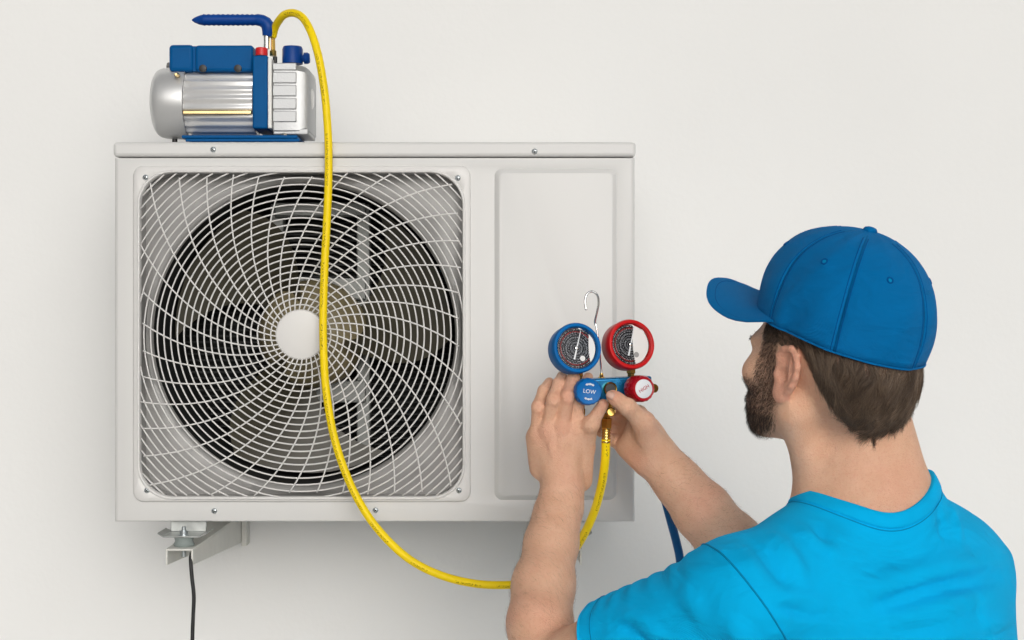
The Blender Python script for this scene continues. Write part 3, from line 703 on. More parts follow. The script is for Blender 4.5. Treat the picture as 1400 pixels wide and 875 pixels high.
# hand wheels
def knob(u, v, y, yaw, r, ln, m_, nm, tilt=2):
    n_ = nrm(yaw, tilt); c = Vector(P(u, v, y))
    MB().lathe(c, n_, [(r * 0.55, -ln - 0.004), (r * 0.96, -ln), (r * 1.0, -ln + 0.003), (r * 0.985, -0.003), (r * 0.90, 0.0), (r * 0.86, -0.0004)], 96, lobes=lambda a: 1 + 0.014 * math.tanh(3 * math.cos(16 * a))).build(nm, M[m_], mf, angle=45)
    return c, n_
kc, kn = knob(805.5, 535.5, -0.306, 9, 0.0184, 0.020, 'kblue', 'low_side_knob')
rc_, rn = knob(880, 531.5, -0.296, 24, 0.0180, 0.024, 'kred', 'high_side_knob')
def lettering(txt, size, c, n_, dx=0, dy=0, rot=0, m_='print_white', nm='knob_lettering'):
    v, f = text_mesh(txt, size); fm = frame(n_); rt = Matrix.Rotation(rot, 3, 'Z')
    vs = [c + fm @ (rt @ Vector((p.x, p.y, 0)) + Vector((dx, dy, 0.00035 + p.z))) for p in v]
    return make(nm, vs, f, M[m_], mf)
lettering('LOW', 0.0075, kc, kn, 0.0003, 0.0, R(-8))
def arc_marks(rad, a_mid, count, c, n_):
    """the tiny curved line of lettering, too small in the photograph to read: short upright strokes"""
    fm = frame(n_); m = MB()
    for i in range(count):
        a = a_mid + (i - (count - 1) / 2) * R(7.5); h = (0.0011, 0.0014, 0.0009)[i % 3]
        e = Vector((math.cos(a), math.sin(a), 0)); t = Vector((-math.sin(a), math.cos(a), 0)); o = e * rad + Vector((0, 0, 0.0004))
        q = [o - e * h - t * 0.0005, o - e * h + t * 0.0005, o + e * h + t * 0.0005, o + e * h - t * 0.0005]
        vs = [c + fm @ p for p in q] + [c + fm @ (p + Vector((0, 0, 0.00015))) for p in q]
        m.add(vs, [(3, 2, 1, 0), (4, 5, 6, 7), (0, 1, 5, 4), (1, 2, 6, 5), (2, 3, 7, 6), (3, 0, 4, 7)])
    m.build('knob_lettering', M['print_white'], mf)
arc_marks(0.0102, R(84), 9, kc, kn); arc_marks(0.0102, R(262), 8, kc, kn)
MB().lathe(rc_, rn, [(0.0128, -0.001), (0.0128, 0.0006), (0.0120, 0.0010)], 40).build('knob_disc', M['print_white'], mf)
lettering('HIGH', 0.0070, rc_ + rn * 0.0010, rn, 0, 0, R(28), 'print_red')
for (l_, hh) in ((0.0125, 0.0), (Lb * 0.95, 0.0)): pass
MB().lathe(A_ + bm_ @ Vector((0.002, -0.013, 0)), kn, [(0.0075, -0.002), (0.0075, 0.006), (0.006, 0.016)], 16).build('valve_stem', M['brass'], mf)
MB().lathe(A_ + bm_ @ Vector((Lb - 0.006, -0.013, 0)), rn, [(0.0075, -0.002), (0.0075, 0.010), (0.006, 0.024)], 16).build('valve_stem', M['brass'], mf)
MB().lathe(A_ + bm_ @ Vector((Lb + 0.002, 0, 0.001)), dx_, [(0.0085, 0), (0.0085, 0.004), (0.006, 0.0045), (0.006, 0.007)], 6).build('end_plug', M['brass'], mf, angle=25)
# centre port, its flare nut and the hose ferrule
ctr = P(829.5, 560, -0.272)
MB().lathe(P(830.5, 549, -0.262), (0, 0, -1), [(0.0070, 0), (0.0070, 0.012), (0.0058, 0.014), (0.0058, 0.020)], 16).build('centre_port', M['brass'], mf)
MB().lathe(P(832.5, 563, -0.268), (0.15, -1, 0.05), [(0.0052, -0.008), (0.0052, 0.006), (0.0066, 0.007), (0.0066, 0.013), (0.0050, 0.015)], 20).build('port_valve', M['brass'], mf, angle=35)
MB().lathe(P(829.5, 571, -0.268), (-0.03, 0, -1), [(0.0055, -0.006), (0.0055, 0.0), (0.0076, 0.001), (0.0076, 0.014), (0.0060, 0.0160)], 6).build('flare_nut', M['brass'], mf, angle=25)
pr = []; z_ = 0.0
for k in range(5): pr += [(0.0056, z_), (0.0064, z_ + 0.0012), (0.0056, z_ + 0.0030)]; z_ += 0.0040
MB().lathe(P(828.7, 586.5, -0.268), (-0.02, 0, -1), pr, 20).build('hose_ferrule', M['brass'], mf, angle=60)
lp = P(794.5, 548, -0.262)
MB().lathe(lp, (-0.05, 0, -1), [(0.0058, 0), (0.0058, 0.010), (0.0070, 0.011), (0.0070, 0.019), (0.0055, 0.0205), (0.0055, 0.028)], 6).build('low_port', M['brass'], mf, angle=25)

# ------------------------------------------------------------------ hoses
yh = spline([P(373, 50, PY + 0.004), P(375.5, 40, PY - 0.002), P(379.5, 31, PY - 0.012), P(388, 20.8, 0.055), P(400, 17.6, 0.040), P(412.5, 23, 0.026), P(422.5, 38, 0.012), P(431.5, 62, 0.0), P(438.5, 92, -0.006), P(444.5, 132, -0.011), P(447.8, 172, -0.0145), P(449.2, 205, -0.0155),
             P(449, 250, -0.019), P(447, 300, -0.022), P(444, 360, -0.026), P(442, 420, -0.03), P(442, 470, -0.034), P(445.5, 530, -0.038), P(455, 590, -0.043), P(470, 640, -0.048), P(490, 684, -0.053), P(517, 724, -0.058), P(556, 762, -0.064), P(600, 785.5, -0.07), P(650, 798, -0.078), P(700, 799.5, -0.088), P(735, 794, -0.105), P(765, 775, -0.13), P(790, 745, -0.165), P(810, 706, -0.205), P(822, 665, -0.24), P(827.3, 630, -0.262), P(828.3, 600, -0.268)], 9)
tag(MB().tube(yh, 0.0061, 18, uv=True, face=True).build('yellow_hose', M['yhose'], None, angle=180), 'long yellow hose looping from the pump down across the fan grille to the gauge set', 'hose')
MB_b = spline([lp + np.array([-0.0015, 0, -0.024]), P(799, 580, -0.225), P(828, 580, -0.165), P(866, 590, -0.135), P(893, 630, -0.12), P(907, 675, -0.12), P(917, 712, -0.12), P(925, 742, -0.12), P(930, 768, -0.12), P(936, 830, -0.12), P(938, 1000, -0.10), P(930, 1500, 0.02), P(925, 1900, 0.1), (0.30, 0.12, GROUND + 0.05), (0.40, 0.10, GROUND + 0.008), (0.8, 0.05, GROUND + 0.0065)], 10)
tag(MB().tube(MB_b, 0.0063, 14, uv=True).build('blue_hose', M['bhose'], None, angle=180), 'dark blue hose hanging down beside the right forearm', 'hose')

# ------------------------------------------------------------------ implicit surfaces for the person
def rcone(p, a, b, ra, rb):
    a = np.asarray(a); ab = np.asarray(b) - a; d = p - a
    t = np.clip((d @ ab) / max(1e-12, ab @ ab), 0, 1)
    return np.linalg.norm(d - t[:, None] * ab, axis=1) - (ra + t * (rb - ra))
def ellip(p, c, r, rot=None):
    q = p - np.asarray(c)
    if rot is not None: q = q @ rot            # columns of rot are the local axes
    r = np.asarray(r); k0 = np.linalg.norm(q / r, axis=1); k1 = np.linalg.norm(q / (r * r), axis=1) + 1e-9
    return k0 * (k0 - 1.0) / k1
def smin(a, b, k):
    h = np.clip(0.5 + 0.5 * (b - a) / k, 0, 1); return b * (1 - h) + a * h - k * h * (1 - h)
def smax(a, b, k): return -smin(-a, -b, k)
def chain(p, pts, rads, k=0.004):
    d = None
    for i in range(len(pts) - 1):
        q = rcone(p, pts[i], pts[i + 1], rads[i], rads[i + 1]); d = q if d is None else smin(d, q, k)
    return d

def polygonize(f, lo, hi, h, smooth=1):
    c = 4; lo = np.asarray(lo, float); n = np.ceil((np.asarray(hi) - lo) / (c * h)).astype(int); N = n * c + 1
    g = np.stack(np.meshgrid(*[np.arange(k) for k in n], indexing='ij'), -1).reshape(-1, 3)
    fc = np.concatenate([f(lo + (q + 0.5) * c * h) for q in np.array_split(g, max(1, len(g) // 300000))])
    act = np.abs(fc) < c * h * 1.5
    F = np.full(N, 1.0, np.float32)
    rep = np.repeat(np.repeat(np.repeat(fc.reshape(n).astype(np.float32), c, 0), c, 1), c, 2)
    F[:-1, :-1, :-1] = rep
    ga = g[act] * c; Mk = np.zeros(N, bool)
    for ox in range(c + 1):
        for oy in range(c + 1):
            for oz in range(c + 1): Mk[ga[:, 0] + ox, ga[:, 1] + oy, ga[:, 2] + oz] = True
    idx = np.argwhere(Mk)
    F[Mk] = np.concatenate([f(lo + q * h) for q in np.array_split(idx, max(1, len(idx) // 300000))])
    s = F < 0
    cnt = np.zeros(N - 1, np.int8)
    for ox in (0, 1):
        for oy in (0, 1):
            for oz in (0, 1): cnt += s[ox:N[0] - 1 + ox, oy:N[1] - 1 + oy, oz:N[2] - 1 + oz]
    cells = np.argwhere((cnt > 0) & (cnt < 8)); vid = np.full(N - 1, -1, np.int32); vid[tuple(cells.T)] = np.arange(len(cells))
    acc = np.zeros((len(cells), 3)); num = np.zeros(len(cells))
    for axis in range(3):
        e = np.eye(3, dtype=int)[axis]; oth = [np.eye(3, dtype=int)[k] for k in range(3) if k != axis]
        for i in (0, 1):
            for j in (0, 1):
                a = cells + i * oth[0] + j * oth[1]; b = a + e
                fa = F[tuple(a.T)]; fb = F[tuple(b.T)]; m = (fa < 0) != (fb < 0)
                t = fa[m] / (fa[m] - fb[m]); acc[m] += a[m] + t[:, None] * e; num[m] += 1
    V = lo + acc / num[:, None] * h
    faces = []
    for axis in range(3):
        e = np.eye(3, dtype=int)[axis]; u_, v_ = (axis + 1) % 3, (axis + 2) % 3; eu = np.eye(3, dtype=int)[u_]; ev = np.eye(3, dtype=int)[v_]
        sl0 = [slice(None)] * 3; sl1 = [slice(None)] * 3; sl0[axis] = slice(0, -1); sl1[axis] = slice(1, None)
        A = s[tuple(sl0)]; B = s[tuple(sl1)]; ed = np.argwhere(A != B)
        ed = ed[(ed[:, u_] > 0) & (ed[:, v_] > 0) & (ed[:, u_] < N[u_] - 1) & (ed[:, v_] < N[v_] - 1)]
        sg = s[tuple(ed.T)]
        q = np.stack([vid[tuple((ed - eu - ev).T)], vid[tuple((ed - ev).T)], vid[tuple(ed.T)], vid[tuple((ed - eu).T)]], 1)
        q[~sg] = q[~sg][:, ::-1]; faces.append(q)
    Fc = np.concatenate(faces); Fc = Fc[(Fc >= 0).all(1)]
    for _ in range(smooth):
        sm = np.zeros_like(V); ct = np.zeros(len(V))
        for k in range(4):
            a, b = Fc[:, k], Fc[:, (k + 1) % 4]
            np.add.at(sm, a, V[b]); np.add.at(ct, a, 1); np.add.at(sm, b, V[a]); np.add.at(ct, b, 1)
        V = V * 0.5 + 0.5 * sm / np.maximum(ct, 1)[:, None]
    return V, Fc
def np_mesh(name, V, Fc, material, parent=None, tone=None):
    me = bpy.data.meshes.new(name); k = Fc.shape[1]
    me.vertices.add(len(V)); me.vertices.foreach_set('co', V.astype(np.float32).ravel())
    me.loops.add(len(Fc) * k); me.loops.foreach_set('vertex_index', Fc.astype(np.int32).ravel())
    me.polygons.add(len(Fc)); me.polygons.foreach_set('loop_start', np.arange(0, len(Fc) * k, k, dtype=np.int32))
    me.update(calc_edges=True); me.shade_smooth(); me.materials.append(material)
    if tone is not None:
        at = me.color_attributes.new('tone', 'FLOAT_COLOR', 'POINT'); at.data.foreach_set('color', np.concatenate([tone, np.ones((len(tone), 1))], 1).astype(np.float32).ravel())
    o = bpy.data.objects.new(name, me); COL.objects.link(o); attach(o, parent); return o

# ------------------------------------------------------------------ person: joints
HEAD = P(1122, 510, -0.46)
ya = R(47); pi_ = R(9)
Fh = np.array([-math.cos(ya), math.sin(ya), 0.0]); Lh = np.array([-math.sin(ya), -math.cos(ya), 0.0])
F_ = Fh * math.cos(pi_) + np.array([0, 0, math.sin(pi_)]); U_ = -Fh * math.sin(pi_) + np.array([0, 0, math.cos(pi_)])
HM = np.stack([F_, Lh, U_], 1)                 # columns: forward, left, up
def hw(f, l, u): return HEAD + HM @ np.array([f, l, u])

SHL = P(1012, 818, -0.565); SHR = P(1303, 784, -0.335)
ELL = P(745, 922, -0.42); WRL = P(769, 672, -0.262)
ELR = P(1066, 832, -0.22); WRR = P(901, 628, -0.25)
NK0 = P(1156, 560, -0.44); NK1 = P(1178, 690, -0.455)

pc = R(17); yc = R(48)
Fc0 = np.array([-math.cos(yc), math.sin(yc), 0]); Lc = np.array([-math.sin(yc), -math.cos(yc), 0])
Fc_ = Fc0 * math.cos(pc) + np.array([0, 0, math.sin(pc)]); Uc = -Fc0 * math.sin(pc) + np.array([0, 0, math.cos(pc)])
CO = hw(-0.026, 0, 0.050)

def head_sdf(p):
    q = (p - HEAD) @ HM
    al = q.copy(); al[:, 1] = np.abs(al[:, 1])   # symmetric half
    d = ellip(q, (-0.027, 0, 0.046), (0.098, 0.078, 0.088))
    d = smin(d, ellip(q, (0.031, 0, 0.0), (0.054, 0.065, 0.082)), 0.03)
    d = smin(d, ellip(q, (0.038, 0, -0.046), (0.046, 0.050, 0.038)), 0.025)
    d = smin(d, ellip(q, (-0.064, 0, -0.004), (0.056, 0.060, 0.058)), 0.035)
    d = smin(d, rcone(al, (-0.006, 0.054, -0.040), (0.062, 0.018, -0.074), 0.016, 0.017), 0.022)
    d = smin(d, ellip(q, (0.072, 0, 0.030), (0.014, 0.050, 0.012)), 0.016)
    d = smin(d, ellip(al, (0.054, 0.050, -0.008), (0.024, 0.021, 0.020)), 0.018)
    d = smin(d, ellip(q, (0.080, 0, -0.050), (0.016, 0.028, 0.020)), 0.014)
    d = smax(d, -ellip(al, (0.098, 0.032, 0.012), (0.014, 0.017, 0.012)), 0.012)
    d = smin(d, rcone(q, (0.084, 0, 0.020), (0.106, 0, -0.016), 0.007, 0.011), 0.010)
    d = smin(d, ellip(al, (0.096, 0.011, -0.020), (0.010, 0.007, 0.007)), 0.006)
    d = smin(d, rcone(al, (0.094, 0.0, -0.043), (0.086, 0.022, -0.048), 0.0045, 0.003), 0.006)
    d = smin(d, rcone(al, (0.092, 0.0, -0.054), (0.084, 0.020, -0.052), 0.0055, 0.003), 0.006)
    return d
# ear: local frame flared away from the skull
def ear_sdf(p, side=1):
    q = (p - HEAD) @ HM; q = q.copy(); q[:, 1] *= side
    c = np.array([-0.007, 0.0795, 0.003]); fl = R(7); rk = R(-6)
    # axes: e1 towards the back edge, e2 up, e3 outward
    e1 = np.array([-math.cos(fl), math.sin(fl), 0.0]); e3 = np.array([math.sin(fl), math.cos(fl), 0.0]); e2 = np.array([0, 0, 1.0])
    a = (q - c) @ np.stack([e1, e2, e3], 1)
    x = a[:, 0] * math.cos(rk) + a[:, 1] * math.sin(rk); y = -a[:, 0] * math.sin(rk) + a[:, 1] * math.cos(rk); e = np.stack([x, y, a[:, 2]], 1) / np.array([1.08, 0.97, 1.05])
    plate = ellip(e, (0.002, 0.001, 0.0), (0.0175, 0.031, 0.0048))
    lobe = ellip(e, (-0.004, -0.026, 0.0005), (0.0095, 0.0100, 0.0050))
    d = smin(plate, lobe, 0.006)
    hp = [(-0.012, 0.006, 0.001), (-0.0135, 0.019, 0.003), (-0.006, 0.0295, 0.004), (0.004, 0.0325, 0.0045), (0.0135, 0.0265, 0.0048), (0.0185, 0.014, 0.005), (0.0185, 0.0, 0.0045), (0.0150, -0.012, 0.004), (0.0085, -0.022, 0.0025)]
    d = smin(d, chain(e, [np.array(v) for v in hp], [0.0026, 0.0032, 0.0036, 0.0038, 0.0038, 0.0036, 0.0034, 0.0032, 0.003]), 0.003)
    ah = [(0.004, 0.020, 0.002), (0.0095, 0.010, 0.0032), (0.0100, -0.002, 0.0032), (0.0060, -0.013, 0.003)]
    d = smin(d, chain(e, [np.array(v) for v in ah], [0.0022, 0.003, 0.003, 0.0028]), 0.003)
    d = smin(d, ellip(e, (-0.0115, -0.004, 0.002), (0.004, 0.006, 0.004)), 0.004)     # tragus
    d = smax(d, -ellip(e, (-0.001, -0.003, 0.0065), (0.0082, 0.0105, 0.0085)), 0.003)  # bowl
    d = smax(d, -ellip(e, (-0.001, 0.016, 0.006), (0.005, 0.0065, 0.0045)), 0.003)     # upper fossa
    d = smin(d, rcone(e, (-0.010, 0.014, -0.007), (-0.008, -0.014, -0.007), 0.0075, 0.0075), 0.008)
    return d * 0.97

def hand_left(p):
    w = WRL
    mcp = [P(734, 594, -0.262), P(748, 588, -0.272), P(768, 584, -0.276), P(787, 588, -0.270)]
    fing = [([mcp[0], P(735.5, 556, -0.276), P(743, 534, -0.262), P(751, 522.5, -0.246)], [.0092, .0085, .0076, .0069]),
            ([mcp[1], P(756.5, 546, -0.287), P(764, 524, -0.272), P(768.5, 514, -0.254)], [.0097, .0090, .0081, .0073]),
            ([mcp[2], P(776.0, 542, -0.290), P(783.5, 518, -0.272), P(788, 510, -0.250)], [.0102, .0095, .0085, .0076]),
            ([mcp[3], P(789.5, 550, -0.276), P(797, 528, -0.258), P(804, 516, -0.240)], [.0101, .0092, .0082, .0073])]
    d = ellip(p, P(766, 625, -0.250), (0.037, 0.017, 0.042))
    for (pt, r) in zip(mcp, (0.0115, 0.0122, 0.0126, 0.0122)):
        st = w + (pt - w) * 0.12
        d = smin(d, rcone(p, st, pt, 0.017, r), 0.013)
    d = smin(d, rcone(p, w + np.array([0, 0, -0.02]), w + np.array([0, -0.002, 0.018]), 0.0265, 0.022), 0.016)
    d = smin(d, rcone(p, P(738, 640, -0.245), P(732, 600, -0.254), 0.014, 0.012), 0.014)
    for pt in mcp: d = smin(d, ellip(p, pt + np.array([0, -0.0075, 0.002]), (0.0068, 0.006, 0.0085)), 0.009)   # knuckles
    fd = None
    for k_, (pts, rr) in enumerate(fing):
        q = chain(p, pts, rr, 0.004)
        q = smin(q, ellip(p, pts[1] + np.array([0, -0.0022, 0.0]), (rr[1] * 0.86, rr[1] * 0.90, 0.0105)), 0.003)
        fd = q if fd is None else smin(fd, q, 0.0016)
    for (pts, rr) in fing:
        for dz in (-0.0030, 0.0, 0.0030):
            c_ = pts[1] + np.array([0, -rr[1] - 0.0030, dz]); fd = smax(fd, -rcone(p, c_ - np.array([0.0055, -0.0012, 0.0]), c_ + np.array([0.0055, 0.0012, 0.0]), 0.0019, 0.0019), 0.0016)
    d = smin(d, fd, 0.0055)
    th = chain(p, [P(792, 655, -0.240), P(799.5, 612, -0.256), P(808, 580, -0.284), P(824.5, 553.0, -0.2925)], [0.0185, 0.0135, 0.0102, 0.0078], 0.006)
    th = smin(th, ellip(p, P(808.5, 580, -0.285), (0.0108, 0.010, 0.011)), 0.004)
    d = smin(d, th, 0.010)
    for vs_ in ([P(752, 650, -0.274), P(757, 628, -0.281), P(752, 608, -0.286), P(757, 594, -0.287)], [P(757, 628, -0.281), P(768, 612, -0.286), P(779, 600, -0.286)], [P(788, 648, -0.268), P(785, 625, -0.277), P(779, 604, -0.284)]):
        d = smin(d, chain(p, vs_, [0.0016] * len(vs_), 0.002), 0.0055)
    # extensor tendons: low ridges from the wrist to the knuckles
    for pt in mcp[1:]:
        d = smin(d, rcone(p, w + np.array([0, -0.018, 0.03]), pt + np.array([0, -0.0085, -0.006]), 0.0022, 0.0030), 0.008)
    return d
def hand_right(p):
    w = WRR
    mcp = [P(873, 566, -0.232), P(864, 578, -0.216), P(857, 594, -0.214), P(853, 609, -0.222)]
    fing = [([mcp[0], P(851, 557, -0.214), P(832, 560, -0.214), P(820, 566, -0.226)], [.0101, .0092, .0082, .0073]),
            ([mcp[1], P(840, 571, -0.202), P(824, 573, -0.214), P(817, 577, -0.232)], [.0108, .0098, .0087, .0078]),
            ([mcp[2], P(837, 589, -0.202), P(826, 590, -0.216), P(822, 591, -0.232)], [.0104, .0095, .0084, .0075]),
            ([mcp[3], P(841, 603, -0.212), P(835, 601, -0.224), P(832, 598, -0.236)], [.0096, .0086, .0076, .0068])]
    d = ellip(p, P(880, 602, -0.244), (0.030, 0.026, 0.034))
    for (pt, r) in zip(mcp, (0.0122, 0.0124, 0.0120, 0.0115)):
        d = smin(d, rcone(p, w + (pt - w) * 0.15, pt, 0.018, r), 0.014)
    d = smin(d, rcone(p, w + np.array([0.012, 0, -0.015]), w + np.array([-0.010, 0, 0.014]), 0.0268, 0.025), 0.014)
    d = smin(d, rcone(p, P(882, 632, -0.252), P(858, 612, -0.236), 0.0165, 0.013), 0.014)      # heel of the hand
    fd = None
    for pts, rr in fing:
        q = chain(p, pts, rr, 0.004); fd = q if fd is None else smin(fd, q, 0.0016)
    d = smin(d, fd, 0.007)
    th = chain(p, [P(893, 613, -0.262), P(880, 578, -0.286), P(858, 556.5, -0.306), P(837, 541.5, -0.3085)], [0.021, 0.0152, 0.0106, 0.0082], 0.007)
    th = smin(th, ellip(p, P(858, 556, -0.307), (0.0112, 0.0108, 0.0108)), 0.004)
    th = smin(th, ellip(p, P(843, 545.5, -0.308), (0.0100, 0.0095, 0.0092)), 0.006)
    d = smin(d, th, 0.010)
    # creases at the root of the thumb
    for (a, b) in ((P(861, 590, -0.277), P(893, 594, -0.283)), (P(864, 609, -0.274), P(890, 612, -0.281))):
        d = smax(d, -rcone(p, a, b, 0.0006, 0.0006) - 0.0002, 0.0035)
    return d
def nail_mask(p): return np.zeros(len(p))

FLm = [ELL, P(738, 852, -0.385), P(743, 800, -0.345), P(754, 742, -0.305), P(762, 703, -0.278), WRL]
FLr = [0.040, 0.0390, 0.0382, 0.0330, 0.0288, 0.0268]
FRm = [ELR, P(1000, 746, -0.235), P(960, 698, -0.243), P(928, 660, -0.249), WRR]
FRr = [0.044, 0.0425, 0.0375, 0.0305, 0.0272]
def arm_left(p):
    d = chain(p, FLm, FLr, 0.02)
    d = smin(d, rcone(p, SHL, ELL, 0.056, 0.043), 0.014)
    d = smin(d, ellip(p, P(770, 690, -0.268) , (0.013, 0.012, 0.016)), 0.02)
    return d
def arm_right(p):
    d = chain(p, FRm, FRr, 0.02); return smin(d, rcone(p, SHR, ELR, 0.054, 0.043), 0.014)
TOR = [(P(1200, 800, -0.455), 0.1), (P(1222, 900, -0.45), 0.1), (P(1228, 1030, -0.43), 0.1), (P(1225, 1170, -0.41), 0.1), (P(1222, 1290, -0.40), 0.1)]
sx = (SHR - SHL); sx[2] = 0; sx /= np.linalg.norm(sx); tf = np.array([-sx[1], sx[0], 0.0])
TM = np.stack([sx, tf, np.array([0, 0, 1.0])], 1)
def torso(p, g=0.0):
    d = ellip(p, P(1196, 812, -0.445), (0.165 + g, 0.100 + g, 0.115 + g), TM)
    d = smin(d, ellip(p, P(1228, 920, -0.432), (0.168 + g, 0.118 + g, 0.19 + g), TM), 0.06)
    d = smin(d, ellip(p, P(1228, 1110, -0.42), (0.150 + g, 0.108 + g, 0.20 + g), TM), 0.06)
    d = smin(d, ellip(p, P(1224, 1290, -0.41), (0.165 + g, 0.115 + g, 0.14 + g), TM), 0.06)
    d = smin(d, rcone(p, SHL, SHR, 0.056 + g, 0.056 + g), 0.05)
    # trapezius to both shoulders and shoulder blades
    d = smin(d, rcone(p, P(1165, 715, -0.455), P(1060, 785, -0.530), 0.052 + g, 0.046 + g), 0.045)
    d = smin(d, rcone(p, P(1205, 712, -0.45), P(1290, 764, -0.375), 0.052 + g, 0.046 + g), 0.045)
    d = smin(d, ellip(p, P(1120, 850, -0.535), (0.060 + g, 0.032 + g, 0.075 + g), TM), 0.05)
    d = smin(d, ellip(p, P(1300, 840, -0.415), (0.060 + g, 0.036 + g, 0.085 + g), TM), 0.05)
    return d
def neck(p):
    d = rcone(p, NK0, NK1, 0.0605, 0.071)
    d = smin(d, rcone(p, P(1196, 560, -0.445), P(1225, 700, -0.46), 0.035, 0.046), 0.04)
    d = smin(d, rcone(p, hw(-0.01, 0.058, -0.05), P(1120, 705, -0.44), 0.016, 0.018), 0.03)     # sternomastoid
    return d

def bb(*pts, m=0.06):
    a = np.array(pts); return a.min(0) - m, a.max(0) + m
BODY = [(bb(hw(0.12, 0.1, 0.14), hw(-0.12, -0.1, -0.12), hw(0.12, -0.1, -0.12), hw(-0.12, 0.1, 0.14)), lambda p: smin(head_sdf(p), smin(ear_sdf(p, 1), ear_sdf(p, -1), 0.001), 0.0045), 0.03),
        (bb(NK0, NK1, P(1120, 705, -0.44), P(1230, 700, -0.46), m=0.12), neck, 0.028),
        (bb(P(1000, 690, -0.6), P(1390, 690, -0.25), P(1200, 1400, -0.4), m=0.14), torso, 0.04),
        (bb(SHR, ELR, WRR, P(812, 530, -0.31), m=0.11), lambda p: smin(arm_right(p), hand_right(p), 0.012), 0.03),
        (bb(SHL, ELL, WRL, P(720, 500, -0.3), m=0.11), lambda p: smin(arm_left(p), hand_left(p), 0.012), 0.0301)]
def grouped(p, parts):
    d = np.full(len(p), 0.5)
    for (lo, hi), f, k in parts:
        m = ((p > lo) & (p < hi)).all(1)
        if m.any(): d[m] = smin(d[m], f(p[m]), k if k != 0.0301 else np.where(p[m][:, 0] > 0.17, 0.03, 0.0004))   # the two hands touch but never fuse
    return d
def body_sdf(p): return grouped(p, BODY)

person = thing('person', (float(P(1222, 0, -0.41)[0]), -0.41, GROUND), 'person in a bright blue t-shirt and blue cap, seen from behind, working', 'person')
HH = 0.002
lo = np.array([P(690, 0, -0.4)[0] - 0.03, -0.72, -0.50]); hi = np.array([0.70, -0.13, 0.17])
V, Fc = polygonize(lambda p: smax(body_sdf(p), -(p[:, 2] + 0.49), 0.002), lo, hi, HH)

# skin tones: beard shadow, hair roots, flushed ears and knuckles
q = (V - HEAD) @ HM
def ss(x, a, b):
    t = np.clip((x - a) / (b - a), 0, 1); return t * t * (3 - 2 * t)
def beard_mask(q):
    f, l, u = q[:, 0], np.abs(q[:, 1]), q[:, 2]
    cheek = -0.006 - 0.30 * (f - 0.02)                              # upper edge falls towards the mouth
    m = ss(u, cheek + 0.012, cheek - 0.010) * ss(f, -0.002 - 0.15 * (u + 0.05), 0.032 - 0.15 * (u + 0.05)) * ss(u, -0.112, -0.098)
    edge = -0.054 - 0.52 * f
    jaw = ss(u, edge - 0.016, edge + 0.010)
    side = ss(f, 0.014, 0.019) * ss(f, 0.050, 0.042) * ss(u, -0.03, -0.02) * ss(l, 0.045, 0.052)
    return np.clip(np.maximum(m * jaw, side), 0, 1)
def hair_mask(q):
    f, l, u = q[:, 0], np.abs(q[:, 1]), q[:, 2]
    line = np.where(f > -0.024, 0.034, 0.030 + (f + 0.024) * 1.5)
    line = np.maximum(line, -0.064 + 0.5 * np.abs(q[:, 1] - 0.006))
    back = ss(u, line - 0.004, line + 0.006) * ss(f, 0.054, 0.046)
    return np.clip(back, 0, 1)
isneck = (q[:, 2] > -0.13) & (np.linalg.norm(q, axis=1) < 0.19)
bm_mask = beard_mask(q) * isneck; hm_mask = hair_mask(q) * isneck
earm = (np.abs(ear_sdf(V, 1)) < 0.003)
hm_mask[earm] = 0; bm_mask[earm] = 0
red_ = np.zeros(len(V))
red_[earm] = 0.42
for c_, r_, a_s in ([(P(743, 592, -0.285), 0.016, .28), (P(770, 587, -0.288), 0.017, .28), (P(735, 556, -0.288), 0.013, .22), (P(757, 546, -0.297), 0.013, .18), (P(776, 542, -0.30), 0.013, .20), (P(838, 540, -0.31), 0.012, .45), (P(826, 551, -0.305), 0.010, .4), (P(870, 628, -0.26), 0.02, .3), (P(745, 850, -0.43), 0.03, .15), (P(1180, 640, -0.52), 0.03, .1)]):
    red_ = np.maximum(red_, a_s * np.exp(-((V - c_) ** 2).sum(1) / r_ ** 2))
tone = np.stack([np.clip(0.50 * bm_mask + 0.85 * hm_mask, 0, 0.9), np.clip(red_, 0, 1), 0 * red_], 1)
body = np_mesh('body', V, Fc, M['skin'], person, tone)
# eyes and brows
for s_ in (-1, 1):
    MB().lathe(hw(0.0700, 0.032 * s_, 0.012), F_, [(0.0115 * math.sin(R(a)), -0.0115 * math.cos(R(a))) for a in range(5, 180, 14)], 18).build('eye', M['eye'], person, angle=180)

# thumb nails: thin curved plates
def nail(c, n_, d, name='finger_nail'):
    n_ = np.asarray(n_) / np.linalg.norm(n_); d = np.asarray(d) / np.linalg.norm(d); d = d - n_ * (d @ n_); d /= np.linalg.norm(d); s_ = np.cross(n_, d); vs = []
    for i in range(7):
        for j in range(7):
            a, b = (i / 3 - 1), (j / 3 - 1); rr = math.sqrt(max(0, 1 - 0.35 * max(0, a) ** 2 * b * b))
            vs.append(np.asarray(c) + d * a * 0.0056 * rr + s_ * b * 0.0050 * rr - n_ * (0.0018 * b * b + 0.0007 * a * a))
    fs = [(i * 7 + j, i * 7 + j + 1, (i + 1) * 7 + j + 1, (i + 1) * 7 + j) for i in range(6) for j in range(6)]
    o = make(name, vs, fs, M['nail'], person, angle=180); sd_ = o.modifiers.new('thick', 'SOLIDIFY'); sd_.thickness = 0.0006; sd_.offset = 0; return o
M['nail'] = mat('nail', (0.60, 0.36, 0.28), 0.3, spec=0.5)

nail(P(834.5, 539.5, -0.3172), (-0.15, -0.93, 0.33), (-0.8, -0.1, 0.55))
